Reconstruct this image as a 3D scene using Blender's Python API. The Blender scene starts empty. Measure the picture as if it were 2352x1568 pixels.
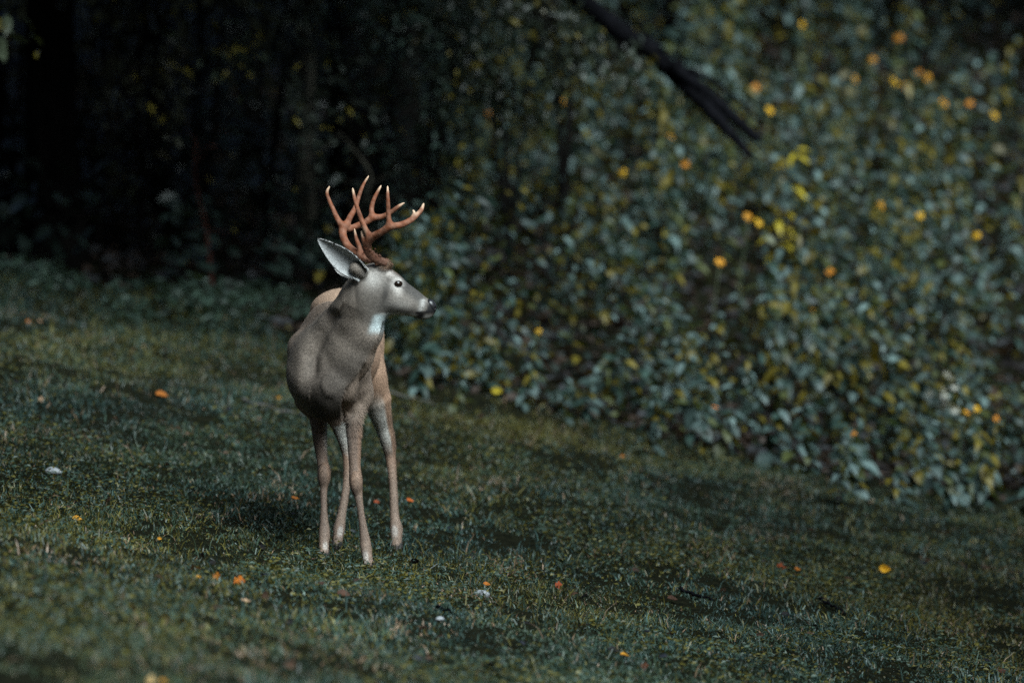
import bpy, math, random
import numpy as np
from mathutils import Vector, Matrix

random.seed(7)
rng = np.random.default_rng(11)
R = math.radians
scene = bpy.context.scene
C = scene.collection

# ------------------------------------------------------------------ camera
K = 7.69e-5                     # tangent per pixel of a 2352-wide picture
ZC = 1.40
PITCH = 0.0278
cam_d = bpy.data.cameras.new('camera')
cam = bpy.data.objects.new('camera', cam_d)
C.objects.link(cam)
cam.location = (0, 0, ZC)
cam.rotation_euler = (math.pi/2 - PITCH, 0, 0)
cam_d.sensor_width = 36
cam_d.lens = 36/(2352*K)
cam_d.clip_start = 0.5
cam_d.clip_end = 800
cam_d.dof.use_dof = True
cam_d.dof.focus_distance = 20.9
cam_d.dof.aperture_fstop = 2.1
scene.camera = cam

# ------------------------------------------------------------------ light
SUN_DIR = Vector((0.46, -0.74, 0.88)).normalized()      # towards the sun
SUN_EL = math.asin(SUN_DIR.z)
SUN_AZ = math.atan2(SUN_DIR.x, SUN_DIR.y)
world = bpy.data.worlds.new('World')
scene.world = world
world.use_nodes = True
wn = world.node_tree.nodes
wl = world.node_tree.links
bg = wn['Background']
sky = wn.new('ShaderNodeTexSky')
sky.sky_type = 'NISHITA'
sky.sun_disc = False
sky.sun_elevation = SUN_EL
sky.sun_rotation = SUN_AZ
wl.new(sky.outputs[0], bg.inputs[0])
bg.inputs[1].default_value = 0.05
sun_d = bpy.data.lights.new('sun', 'SUN')
sun = bpy.data.objects.new('sun', sun_d)
C.objects.link(sun)
sun_d.energy = 4.6
sun_d.angle = R(44)
sun_d.color = (0.85, 0.975, 1.0)
sun.rotation_euler = SUN_DIR.to_track_quat('Z', 'Y').to_euler()
sun.location = (20, -10, 40)

vs = scene.view_settings
vs.view_transform = 'Standard'
vs.look = 'None'
vs.gamma = 1
vs.exposure = 0.95
vs.use_curve_mapping = False
scene.cycles.use_denoising = False
scene.cycles.max_bounces = 6
scene.cycles.diffuse_bounces = 3
scene.cycles.transparent_max_bounces = 4
scene.cycles.caustics_reflective = False
scene.cycles.caustics_refractive = False

# ------------------------------------------------------------------ helpers
FWD = np.array([0, math.cos(PITCH), -math.sin(PITCH)])
UPV = np.array([0, math.sin(PITCH), math.cos(PITCH)])
CAM = np.array([0, 0, ZC])


def at(px, py, d):
    return CAM + d*(FWD + (px-1176)*K*np.array([1., 0, 0]) - (py-784)*K*UPV)


def waves(seed, n, f0, f1):
    r = np.random.default_rng(seed)
    fr = r.uniform(f0, f1, n)
    an = r.uniform(0, 2*np.pi, n)
    ph = r.uniform(0, 2*np.pi, n)

    def f(x, y):
        o = 0
        for i in range(n):
            o = o + np.sin(x*fr[i]*np.cos(an[i]) + y*fr[i]*np.sin(an[i]) + ph[i])
        return o/np.sqrt(n)
    return f


bump1 = waves(1, 7, 1.2, 3.5)
bump2 = waves(2, 9, 5, 12)
nA = waves(3, 9, 1.5, 5)
nB = waves(4, 9, 4, 11)
nC = waves(5, 9, 9, 25)
nD = waves(6, 11, 18, 48)


def splus(t, w):
    return w*np.logaddexp(0, t/w)


def sig(t):
    return 1/(1+np.exp(-np.clip(t, -40, 40)))


def G(x, y):
    """terrain height"""
    x = np.asarray(x, float)
    y = np.asarray(y, float)
    lat = -0.19*9*np.tanh((x+0.6)/9)
    p = 0.06*splus(y-21.3, 0.6)
    right = sig((x + 0.25 - 0.02*(y-30))/0.55)
    bank = 0.215*splus(y-29.3, 0.6)*right
    left = (0.33*splus(y-37.5, 1.2))*(1-right)
    rise = p + bank + left
    rise = 14*np.tanh(rise/14)
    near = np.exp(-((x+.65)**2/1.2 + (y-21.4)**2/2.0))
    b = (0.026*bump1(x, y) + 0.013*bump2(x, y))*(1-near)*sig((60-y)/4)
    return lat + rise + b - 0.014


def hit(px, py, h=0.0, d0=13, d1=70):
    d = np.linspace(d0, d1, 2400)
    P = CAM + d[:, None]*(FWD + (px-1176)*K*np.array([1., 0, 0]) - (py-784)*K*UPV)
    below = P[:, 2] < G(P[:, 0], P[:, 1]) + h
    i = int(np.argmax(below)) if below.any() else len(d)-1
    return P[i].copy()


def mesh_np(name, V, F, col=None, smooth=False, extra=None):
    me = bpy.data.meshes.new(name)
    V = np.ascontiguousarray(V, dtype=np.float32)
    F = np.ascontiguousarray(F, dtype=np.int32)
    m, k = F.shape
    me.vertices.add(len(V))
    me.vertices.foreach_set('co', V.ravel())
    me.loops.add(m*k)
    me.loops.foreach_set('vertex_index', F.ravel())
    me.polygons.add(m)
    me.polygons.foreach_set('loop_start', np.arange(0, m*k, k, dtype=np.int32))
    me.polygons.foreach_set('use_smooth', np.full(m, smooth, dtype=bool))
    if col is not None:
        a = me.attributes.new('col', 'FLOAT_COLOR', 'POINT')
        c4 = np.ones((len(V), 4), np.float32)
        c4[:, :3] = col
        a.data.foreach_set('color', c4.ravel())
    if extra is not None:
        for nm, arr in extra.items():
            a = me.attributes.new(nm, 'FLOAT_VECTOR', 'POINT')
            a.data.foreach_set('vector', np.ascontiguousarray(arr, dtype=np.float32).ravel())
    me.update(calc_edges=True)
    return me


def link(name, me, mat=None, parent=None, loc=None):
    o = bpy.data.objects.new(name, me)
    C.objects.link(o)
    if mat is not None and me is not None and not me.materials:
        me.materials.append(mat)
    if parent is not None:
        o.parent = parent
    if loc is not None:
        o.location = loc
    return o


def tag(o, label=None, cat=None, group=None, kind=None):
    if label:
        o['label'] = label
    if cat:
        o['category'] = cat
    if group:
        o['group'] = group
    if kind:
        o['kind'] = kind
    return o


def empty(name, loc, rz=0.0):
    o = bpy.data.objects.new(name, None)
    C.objects.link(o)
    o.location = [float(v) for v in loc]
    o.rotation_euler = (0, 0, rz)
    o.empty_display_size = 0.1
    return o


def tube(pts, rad, n=8, seed=0, rough=0.0, close=True):
    """tapered tube through points; returns V, F(quads)"""
    pts = np.asarray(pts, float)
    rad = np.asarray(rad, float)
    r = np.random.default_rng(seed)
    m = len(pts)
    T = np.gradient(pts, axis=0)
    T /= np.linalg.norm(T, axis=1)[:, None] + 1e-9
    ref = np.array([0.31, 0.83, 0.2])
    if abs(T[0] @ ref)/np.linalg.norm(ref) > 0.9:
        ref = np.array([1., 0, 0.1])
    V = []
    ang = np.linspace(0, 2*np.pi, n, endpoint=False)
    for i in range(m):
        a = np.cross(T[i], ref)
        a /= np.linalg.norm(a)
        b = np.cross(T[i], a)
        rr = rad[i]*(1 + rough*r.normal(size=n))
        V.append(pts[i] + rr[:, None]*(np.cos(ang)[:, None]*a + np.sin(ang)[:, None]*b))
    V = np.concatenate(V)
    F = []
    for i in range(m-1):
        for j in range(n):
            k = (j+1) % n
            F.append((i*n+j, i*n+k, (i+1)*n+k, (i+1)*n+j))
    if close:
        V = np.concatenate([V, pts[:1], pts[-1:]])
        c0, c1 = m*n, m*n+1
        for j in range(0, n):
            k = (j+1) % n
            F.append((c0, k, j, c0))
            F.append((c1, (m-1)*n+j, (m-1)*n+k, c1))
    F = np.array(F)
    return V, F


def tubes_mesh(name, items, col=None, smooth=True):
    """items: list of (V, F) with quads (possibly degenerate) -> triangles"""
    Vs, Fs, o = [], [], 0
    for V, F in items:
        t1 = F[:, [0, 1, 2]]
        t2 = F[:, [0, 2, 3]]
        T = np.concatenate([t1, t2])
        ok = (T[:, 0] != T[:, 1]) & (T[:, 1] != T[:, 2]) & (T[:, 0] != T[:, 2])
        Fs.append(T[ok]+o)
        Vs.append(V)
        o += len(V)
    V = np.concatenate(Vs)
    c = None if col is None else np.broadcast_to(np.array(col), (len(V), 3))
    return mesh_np(name, V, np.concatenate(Fs), c, smooth)


def crom(P, n=6):
    """catmull-rom resample of an (m,k) array"""
    P = np.asarray(P, float)
    Q = np.vstack([2*P[0]-P[1], P, 2*P[-1]-P[-2]])
    out = []
    for i in range(1, len(Q)-2):
        for t in np.linspace(0, 1, n, endpoint=False):
            a, b, c, d = Q[i-1], Q[i], Q[i+1], Q[i+2]
            out.append(0.5*((2*b) + (c-a)*t + (2*a-5*b+4*c-d)*t*t + (3*b-a-3*c+d)*t**3))
    out.append(P[-1])
    return np.array(out)


# ------------------------------------------------------------------ materials
def new_mat(name):
    m = bpy.data.materials.new(name)
    m.use_nodes = True
    nt = m.node_tree
    for n in list(nt.nodes):
        nt.nodes.remove(n)
    out = nt.nodes.new('ShaderNodeOutputMaterial')
    return m, nt, out


def attr_node(nt, name='col'):
    a = nt.nodes.new('ShaderNodeAttribute')
    a.attribute_name = name
    return a


def mul_col(nt, sock, fac_sock):
    mx = nt.nodes.new('ShaderNodeVectorMath')
    mx.operation = 'SCALE'
    nt.links.new(sock, mx.inputs[0])
    nt.links.new(fac_sock, mx.inputs['Scale'])
    return mx.outputs[0]


def leaf_mat(name, rough=0.42, spec=0.5, transl=0.28, tcol=(1.35, 1.15, 0.35), rnd=0.5, noise=40, sheen_b=0.0):
    m, nt, out = new_mat(name)
    a = attr_node(nt)
    oi = nt.nodes.new('ShaderNodeObjectInfo')
    mr = nt.nodes.new('ShaderNodeMapRange')
    mr.inputs['To Min'].default_value = 1-rnd*0.5
    mr.inputs['To Max'].default_value = 1+rnd*0.5
    nt.links.new(oi.outputs['Random'], mr.inputs['Value'])
    tc = nt.nodes.new('ShaderNodeTexCoord')
    nz = nt.nodes.new('ShaderNodeTexNoise')
    nz.inputs['Scale'].default_value = noise
    nz.inputs['Detail'].default_value = 3
    nt.links.new(tc.outputs['Object'], nz.inputs['Vector'])
    mr2 = nt.nodes.new('ShaderNodeMapRange')
    mr2.inputs['From Min'].default_value = 0.3
    mr2.inputs['From Max'].default_value = 0.7
    mr2.inputs['To Min'].default_value = 0.72
    mr2.inputs['To Max'].default_value = 1.25
    nt.links.new(nz.outputs['Fac'], mr2.inputs['Value'])
    mm = nt.nodes.new('ShaderNodeMath')
    mm.operation = 'MULTIPLY'
    nt.links.new(mr.outputs[0], mm.inputs[0])
    nt.links.new(mr2.outputs[0], mm.inputs[1])
    c = mul_col(nt, a.outputs['Color'], mm.outputs[0])
    p = nt.nodes.new('ShaderNodeBsdfPrincipled')
    p.inputs['Roughness'].default_value = rough
    p.inputs['Specular IOR Level'].default_value = spec
    nt.links.new(c, p.inputs['Base Color'])
    bmp = nt.nodes.new('ShaderNodeBump')
    bmp.inputs['Strength'].default_value = 0.25
    bmp.inputs['Distance'].default_value = 0.004
    nt.links.new(nz.outputs['Fac'], bmp.inputs['Height'])
    nt.links.new(bmp.outputs[0], p.inputs['Normal'])
    t = nt.nodes.new('ShaderNodeBsdfTranslucent')
    vm = nt.nodes.new('ShaderNodeVectorMath')
    vm.operation = 'MULTIPLY'
    vm.inputs[1].default_value = tcol
    nt.links.new(c, vm.inputs[0])
    nt.links.new(vm.outputs[0], t.inputs['Color'])
    mix = nt.nodes.new('ShaderNodeMixShader')
    mix.inputs[0].default_value = transl
    nt.links.new(p.outputs[0], mix.inputs[1])
    nt.links.new(t.outputs[0], mix.inputs[2])
    nt.links.new(mix.outputs[0], out.inputs[0])
    return m


def plain_mat(name, c0, c1, scale=8, rough=0.8, bump=0.4, dist=0.01, stretch=(1, 1, 1), spec=0.3, use_attr=False):
    m, nt, out = new_mat(name)
    tc = nt.nodes.new('ShaderNodeTexCoord')
    mp = nt.nodes.new('ShaderNodeMapping')
    mp.inputs['Scale'].default_value = stretch
    nt.links.new(tc.outputs['Object'], mp.inputs['Vector'])
    nz = nt.nodes.new('ShaderNodeTexNoise')
    nz.inputs['Scale'].default_value = scale
    nz.inputs['Detail'].default_value = 6
    nz.inputs['Roughness'].default_value = 0.65
    nt.links.new(mp.outputs[0], nz.inputs['Vector'])
    cr = nt.nodes.new('ShaderNodeValToRGB')
    cr.color_ramp.elements[0].position = 0.32
    cr.color_ramp.elements[1].position = 0.68
    cr.color_ramp.elements[0].color = (*c0, 1)
    cr.color_ramp.elements[1].color = (*c1, 1)
    nt.links.new(nz.outputs['Fac'], cr.inputs[0])
    p = nt.nodes.new('ShaderNodeBsdfPrincipled')
    p.inputs['Roughness'].default_value = rough
    p.inputs['Specular IOR Level'].default_value = spec
    if use_attr:
        a = attr_node(nt)
        vm = nt.nodes.new('ShaderNodeVectorMath')
        vm.operation = 'MULTIPLY'
        nt.links.new(a.outputs['Color'], vm.inputs[0])
        nt.links.new(cr.outputs[0], vm.inputs[1])
        nt.links.new(vm.outputs[0], p.inputs['Base Color'])
    else:
        nt.links.new(cr.outputs[0], p.inputs['Base Color'])
    b = nt.nodes.new('ShaderNodeBump')
    b.inputs['Strength'].default_value = bump
    b.inputs['Distance'].default_value = dist
    nt.links.new(nz.outputs['Fac'], b.inputs['Height'])
    nt.links.new(b.outputs[0], p.inputs['Normal'])
    nt.links.new(p.outputs[0], out.inputs[0])
    return m


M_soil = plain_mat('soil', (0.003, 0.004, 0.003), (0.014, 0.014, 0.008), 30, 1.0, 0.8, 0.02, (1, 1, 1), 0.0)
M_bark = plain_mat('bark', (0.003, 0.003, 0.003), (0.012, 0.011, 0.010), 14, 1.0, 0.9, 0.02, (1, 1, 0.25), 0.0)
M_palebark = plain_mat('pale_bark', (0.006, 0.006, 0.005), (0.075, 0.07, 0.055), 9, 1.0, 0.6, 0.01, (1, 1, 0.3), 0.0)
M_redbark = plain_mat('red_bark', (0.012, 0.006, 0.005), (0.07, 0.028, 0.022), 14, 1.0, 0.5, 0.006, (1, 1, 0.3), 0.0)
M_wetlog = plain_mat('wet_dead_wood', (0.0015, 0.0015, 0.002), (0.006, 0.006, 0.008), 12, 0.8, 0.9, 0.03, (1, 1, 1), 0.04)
M_stick = plain_mat('stick_wood', (0.02, 0.018, 0.018), (0.12, 0.11, 0.105), 25, 0.8, 0.6, 0.004)
M_stone = plain_mat('stone', (0.10, 0.11, 0.12), (0.27, 0.28, 0.29), 40, 0.75, 0.5, 0.004)
M_stem = plain_mat('green_stem', (0.03, 0.045, 0.022), (0.08, 0.09, 0.045), 25, 0.6, 0.2, 0.002)
M_grass = leaf_mat('grass_blade', 0.42, 0.35, 0.2, (1.1, 1.1, 0.5), 0.0, 14)
M_leaf = leaf_mat('herb_leaf', 0.48, 0.35, 0.22, (1.5, 1.25, 0.25), 0.45, 45)
M_under = leaf_mat('understory_leaf', 0.48, 0.35, 0.25, (1.5, 1.25, 0.25), 0.0, 4)
M_forest = leaf_mat('forest_leaf', 0.42, 0.5, 0.2, (1.3, 1.2, 0.4), 0.5, 20)
M_fall = leaf_mat('autumn_leaf', 0.6, 0.15, 0.3, (1.2, 0.9, 0.5), 0.2, 90)
M_petal = leaf_mat('petal', 0.5, 0.3, 0.35, (1.1, 0.95, 0.5), 0.2, 60)
M_antler = plain_mat('antler_bone', (0.55, 0.5, 0.48), (1.25, 1.2, 1.15), 45, 0.65, 1.0, 0.004, (1, 1, 0.6), 0.15, True)
M_hoof = plain_mat('hoof_horn', (0.01, 0.009, 0.008), (0.04, 0.035, 0.03), 60, 0.4, 0.2, 0.002)


def fur_mat(name, use_bn):
    m, nt, out = new_mat(name)
    a = attr_node(nt)
    tc = nt.nodes.new('ShaderNodeTexCoord')
    nz = nt.nodes.new('ShaderNodeTexNoise')
    nz.inputs['Scale'].default_value = 160
    nz.inputs['Detail'].default_value = 3
    nt.links.new(tc.outputs['Object'], nz.inputs['Vector'])
    mr = nt.nodes.new('ShaderNodeMapRange')
    mr.inputs['From Min'].default_value = 0.3
    mr.inputs['From Max'].default_value = 0.7
    mr.inputs['To Min'].default_value = 0.74
    mr.inputs['To Max'].default_value = 1.26
    nt.links.new(nz.outputs['Fac'], mr.inputs['Value'])
    c = mul_col(nt, a.outputs['Color'], mr.outputs[0])
    p = nt.nodes.new('ShaderNodeBsdfPrincipled')
    p.inputs['Roughness'].default_value = 0.65
    p.inputs['Specular IOR Level'].default_value = 0.25
    nt.links.new(c, p.inputs['Base Color'])
    if use_bn:
        bn = attr_node(nt, 'bn')
        g = nt.nodes.new('ShaderNodeNewGeometry')
        mx = nt.nodes.new('ShaderNodeMix')
        mx.data_type = 'VECTOR'
        mx.inputs['Factor'].default_value = 0.12
        nt.links.new(bn.outputs['Vector'], mx.inputs[4])
        nt.links.new(g.outputs['Normal'], mx.inputs[5])
        nm = nt.nodes.new('ShaderNodeVectorMath')
        nm.operation = 'NORMALIZE'
        nt.links.new(mx.outputs[1], nm.inputs[0])
        nt.links.new(nm.outputs[0], p.inputs['Normal'])
    nt.links.new(p.outputs[0], out.inputs[0])
    return m


M_skin = fur_mat('deer_coat', False)
M_fur = fur_mat('deer_fur', True)


def gloss_mat(name, c, rough):
    m, nt, out = new_mat(name)
    p = nt.nodes.new('ShaderNodeBsdfPrincipled')
    nz = nt.nodes.new('ShaderNodeTexNoise')
    nz.inputs['Scale'].default_value = 30
    cr = nt.nodes.new('ShaderNodeValToRGB')
    cr.color_ramp.elements[0].color = (*c, 1)
    cr.color_ramp.elements[1].color = (c[0]*1.6, c[1]*1.5, c[2]*1.4, 1)
    nt.links.new(nz.outputs['Fac'], cr.inputs[0])
    nt.links.new(cr.outputs[0], p.inputs['Base Color'])
    p.inputs['Roughness'].default_value = rough
    nt.links.new(p.outputs[0], out.inputs[0])
    return m


M_eye = gloss_mat('deer_eye', (0.010, 0.006, 0.004), 0.08)
M_nose = gloss_mat('deer_nose', (0.012, 0.012, 0.014), 0.32)

# ------------------------------------------------------------------ ground
def axis(lo, hi, step, far, grow=1.35):
    a = list(np.arange(lo, hi+1e-6, step))
    s = step
    l, h = [lo], [hi]
    while l[-1] > -far:
        s *= grow
        l.append(l[-1]-s)
    s = step
    while h[-1] < far:
        s *= grow
        h.append(h[-1]+s)
    return np.array(sorted(set(l[1:])) + a + h[1:])


gx = axis(-8, 8, 0.16, 300)
gy = axis(10, 52, 0.16, 300)
X, Y = np.meshgrid(gx, gy, indexing='ij')
V = np.stack([X, Y, G(X, Y)], -1).reshape(-1, 3)
nx, ny = X.shape
I = np.arange(nx*ny).reshape(nx, ny)
F = np.stack([I[:-1, :-1], I[1:, :-1], I[1:, 1:], I[:-1, 1:]], -1).reshape(-1, 4)
ground = link('ground', mesh_np('ground', V, F, None, True), M_soil)
tag(ground, 'sloping dark soil of the clearing, bank and forest floor', kind='structure')

# ------------------------------------------------------------------ grass
def visible_mask(P, margin=0.25):
    d = P[:, 1]
    px = P[:, 0]/d
    half = 1176*K
    return np.abs(px) < half*(1+margin)


def bank_edge(x):
    """depth where the lawn gives way to plants / forest"""
    x = np.asarray(x, float)
    left = 30.0 + 0.25*np.sin(1.7*x)
    right = 27.6 + 0.22*np.sin(2.3*x+1) - 0.10*np.clip(x-0.5, 0, 4)
    return left + (right-left)*sig((x+0.95)/0.16)


def grass_blades(n, y0, y1, power, lmul=1.0):
    u = rng.random(n)
    y = (y0**power + u*(y1**power-y0**power))**(1/power)
    f = np.where(rng.random(n) < 0.84, rng.random(n)*1.2, 1.2+0.9*rng.random(n))*np.where(rng.random(n) < 0.5, -1, 1)
    x = f*1176*K*y
    return x, y


N = 605000
x, y = grass_blades(N, 14.8, 30.6, 1.0)
cl = 0.55*nA(x, y) + 0.45*nB(x, y)                 # clumps
keep = (y < bank_edge(x) + rng.normal(0, 0.35, N)) & (rng.random(N) < np.clip(0.74 + 0.3*nC(x, y) + 0.3*nD(x, y) + 0.2*cl, 0.42, 1))
x, y, cl = x[keep], y[keep], cl[keep]
n = len(x)
z = G(x, y)
tuft = np.clip(nA(x*1.7+3, y*1.7), -1.5, 2.2)
L = rng.uniform(0.012, 0.034, n)*np.clip(0.95 + 0.3*tuft + 0.35*nC(x+5, y) + 0.45*nD(x, y), 0.25, 2.8) + (rng.random(n) < 0.035)*rng.uniform(0.02, 0.06, n)
far_tall = np.clip((y-26.5)/3.5, 0, 1)
L *= 1 + 1.1*far_tall*rng.random(n)
for hx_, hy_ in ((744, 1279), (848, 1306), (774, 1259), (912, 1262)):
    q_ = hit(hx_, hy_)
    L = np.maximum(L, np.where((x-q_[0])**2+(y-q_[1])**2 < 0.11**2, rng.uniform(0.03, 0.06, n), 0))
w = rng.uniform(0.0014, 0.0032, n)*(1+0.5*far_tall)
az = rng.uniform(0, 2*np.pi, n) + 0.9*nB(x, y)
lean = np.abs(rng.normal(1.1, 0.40, n))
dirx, diry = np.cos(az), np.sin(az)
root = np.stack([x, y, z-0.004], -1)
fl = np.stack([dirx*np.sin(lean*0.55), diry*np.sin(lean*0.55), np.cos(lean*0.55)], -1)
f2 = np.stack([dirx*np.sin(lean*1.25), diry*np.sin(lean*1.25), np.cos(lean*1.25)], -1)
saz = rng.uniform(0, 2*np.pi, n)
side = np.stack([np.cos(saz), np.sin(saz), 0*saz], -1)*w[:, None]
mid = root + fl*(L*0.55)[:, None]
tip = mid + f2*(L*0.55)[:, None]
V = np.stack([root-side, root+side, mid-side*0.8, mid+side*0.8, tip], 1).reshape(-1, 3)
b = np.arange(n)[:, None]*5
F = np.concatenate([b+[0, 1, 3], b+[0, 3, 2], b+[2, 3, 4]])
base = np.array([0.034, 0.052, 0.029])
teal = np.array([0.032, 0.062, 0.056])
olive = np.array([0.080, 0.070, 0.016])
tan = np.array([0.19, 0.125, 0.08])
t1 = np.clip(0.5+0.6*cl+rng.normal(0, 0.3, n), 0, 1)[:, None]
colr = teal*(1-t1)+base*t1
ol = (rng.random(n) < np.clip(0.30+0.28*nA(x*0.8+7, y*0.6), 0.06, 0.85))[:, None]
colr = np.where(ol, olive, colr)
dry = (rng.random(n) < np.clip(0.07+0.16*(nB(x+11, y) - 0.7), 0.03, 0.5))[:, None]
colr = np.where(dry, tan, colr)
colr = colr*(rng.uniform(0.45, 1.6, n)*np.clip(1+0.22*nB(x+3, y*0.7), 0.5, 1.5))[:, None]
o = link('grass', mesh_np('grass', V, F, np.repeat(colr, 5, 0)), M_grass)
tag(o, 'short damp grass covering the clearing under the deer', 'grass', kind='stuff')


# ------------------------------------------------------------------ leaf clouds
def leaf_template(stations, widths, fold=0.25, droop=0.35):
    """unit leaf along +X, width along Y, normal +Z; returns V, F(tri)"""
    V, F = [], []
    for s, wd in zip(stations, widths):
        zz = -droop*s*s
        V += [(s, -wd, zz+fold*wd), (s, 0, zz), (s, wd, zz+fold*wd)]
    for i in range(len(stations)-1):
        a = i*3
        c = a+3
        for j in (0, 1):
            F += [(a+j, c+j, c+j+1), (a+j, c+j+1, a+j+1)]
    return np.array(V, float), np.array(F)


T_herb = leaf_template([0, 0.08, 0.28, 0.52, 0.76, 0.92, 1.0], [0.012, 0.06, 0.165, 0.19, 0.125, 0.045, 0.003], 0.3, 0.32)
T_low = leaf_template([0, 0.35, 0.72, 1.0], [0.02, 0.2, 0.15, 0.005], 0.25, 0.3)
T_round = leaf_template([0, 0.12, 0.4, 0.7, 1.0], [0.02, 0.2, 0.32, 0.24, 0.01], 0.18, 0.25)
T_card = (np.array([(0, 0, 0), (0.45, -0.24, 0.05), (1, 0, -0.15), (0.45, 0.24, 0.05)], float), np.array([(0, 1, 2), (0, 2, 3)]))
T_tiny = leaf_template([0, 0.5, 1.0], [0.03, 0.26, 0.01], 0.2, 0.2)


def leaf_cloud(T, pos, dirv, nrm, L, W=1.0):
    TV, TF = T
    n = len(pos)
    e1 = dirv/np.linalg.norm(dirv, axis=1)[:, None]
    e3 = nrm - e1*np.sum(nrm*e1, 1)[:, None]
    e3 /= np.linalg.norm(e3, axis=1)[:, None]+1e-9
    e2 = np.cross(e3, e1)
    L = np.broadcast_to(np.asarray(L, float), (n,))
    W = np.broadcast_to(np.asarray(W, float), (n,))
    V = pos[:, None, :] + L[:, None, None]*(TV[None, :, 0:1]*e1[:, None, :] + W[:, None, None]*TV[None, :, 1:2]*e2[:, None, :] + TV[None, :, 2:3]*e3[:, None, :])
    F = (np.arange(n)*len(TV))[:, None, None] + TF[None]
    return V.reshape(-1, 3), F.reshape(-1, 3), len(TV)


def rand_dirs(n, r, zlo, zhi, bias=(0, 0, 0)):
    a = r.uniform(0, 2*np.pi, n)
    zz = r.uniform(zlo, zhi, n)
    d = np.stack([np.cos(a), np.sin(a), zz], -1) + np.array(bias)
    return d/np.linalg.norm(d, axis=1)[:, None]


def up_normals(n, r, spread):
    v = r.normal(0, spread, (n, 3))
    v[:, 2] += 1
    return v


# low weeds and clover in the lawn
n = 150000
x, y = grass_blades(n, 15.5, 30.4, 1.0)
wmask = (nA(x*1.3+20, y*1.1) + 0.6*nB(x, y+9) > 0.35 + 0.9*rng.normal(0, 0.5, n)) & (y < bank_edge(x)+0.25)
x, y = x[wmask], y[wmask]
n = len(x)
pos = np.stack([x, y, G(x, y)+rng.uniform(0.012, 0.045, n)], -1)
V, F, k = leaf_cloud(T_card, pos, rand_dirs(n, rng, -0.2, 0.5), up_normals(n, rng, 0.5), rng.uniform(0.010, 0.026, n), 1.1)
c = np.where((rng.random(n) < 0.35)[:, None], np.array([0.088, 0.078, 0.016]), np.array([0.036, 0.060, 0.042]))*rng.uniform(0.6, 1.4, n)[:, None]
n2 = 11000
d2 = rng.uniform(28.6, 31.0, n2)
x2 = rng.uniform(-1.7*1176*K*30, -0.3, n2)
cl2 = 0.7*nB(x2, d2)+0.6*nC(x2*0.6, d2*0.4)
q2 = cl2 + rng.normal(0, 0.3, n2) > 0.1 - 0.5*(d2-29.6)
x2, d2, cl2 = x2[q2], d2[q2], cl2[q2]
n2 = len(x2)
pos = np.stack([x2, d2, G(x2, d2)+rng.random(n2)*np.clip(0.06+0.13*cl2, 0.02, 0.40)*np.clip((d2-28.3)/1.2, 0.3, 1)], -1)
V2, F2, k2 = leaf_cloud(T_card, pos, rand_dirs(n2, rng, -0.4, 0.7), up_normals(n2, rng, 0.5), rng.uniform(0.03, 0.085, n2), rng.uniform(0.6, 1.3, n2))
c2 = np.array([0.036, 0.060, 0.044])*rng.uniform(0.5, 1.5, n2)[:, None]
c = np.concatenate([np.repeat(c, k, 0), np.repeat(c2, k2, 0)])
F = np.concatenate([F, F2+len(V)])
V = np.concatenate([V, V2])
o = link('ground_cover', mesh_np('ground_cover', V, F, c), M_under)
tag(o, 'low clover and small weeds growing between the grass', 'weeds', kind='stuff')

# ------------------------------------------------------------------ the deer
def smin(a, b, k):
    h = np.clip(0.5 + 0.5*(b-a)/k, 0, 1)
    return b*(1-h) + a*h - k*h*(1-h)


def d_cap(P, a, b, ra, rb):
    ab = b-a
    t = np.clip(((P-a)@ab)/(ab@ab), 0, 1)
    q = P - a - t[..., None]*ab
    return np.sqrt((q*q).sum(-1)) - (ra + (rb-ra)*t)


def d_ell(P, c, r):
    q = (P-c)/r
    k0 = np.sqrt((q*q).sum(-1))
    k1 = np.sqrt(((q/r)**2).sum(-1))
    return k0*(k0-1)/(k1+1e-9)


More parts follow.
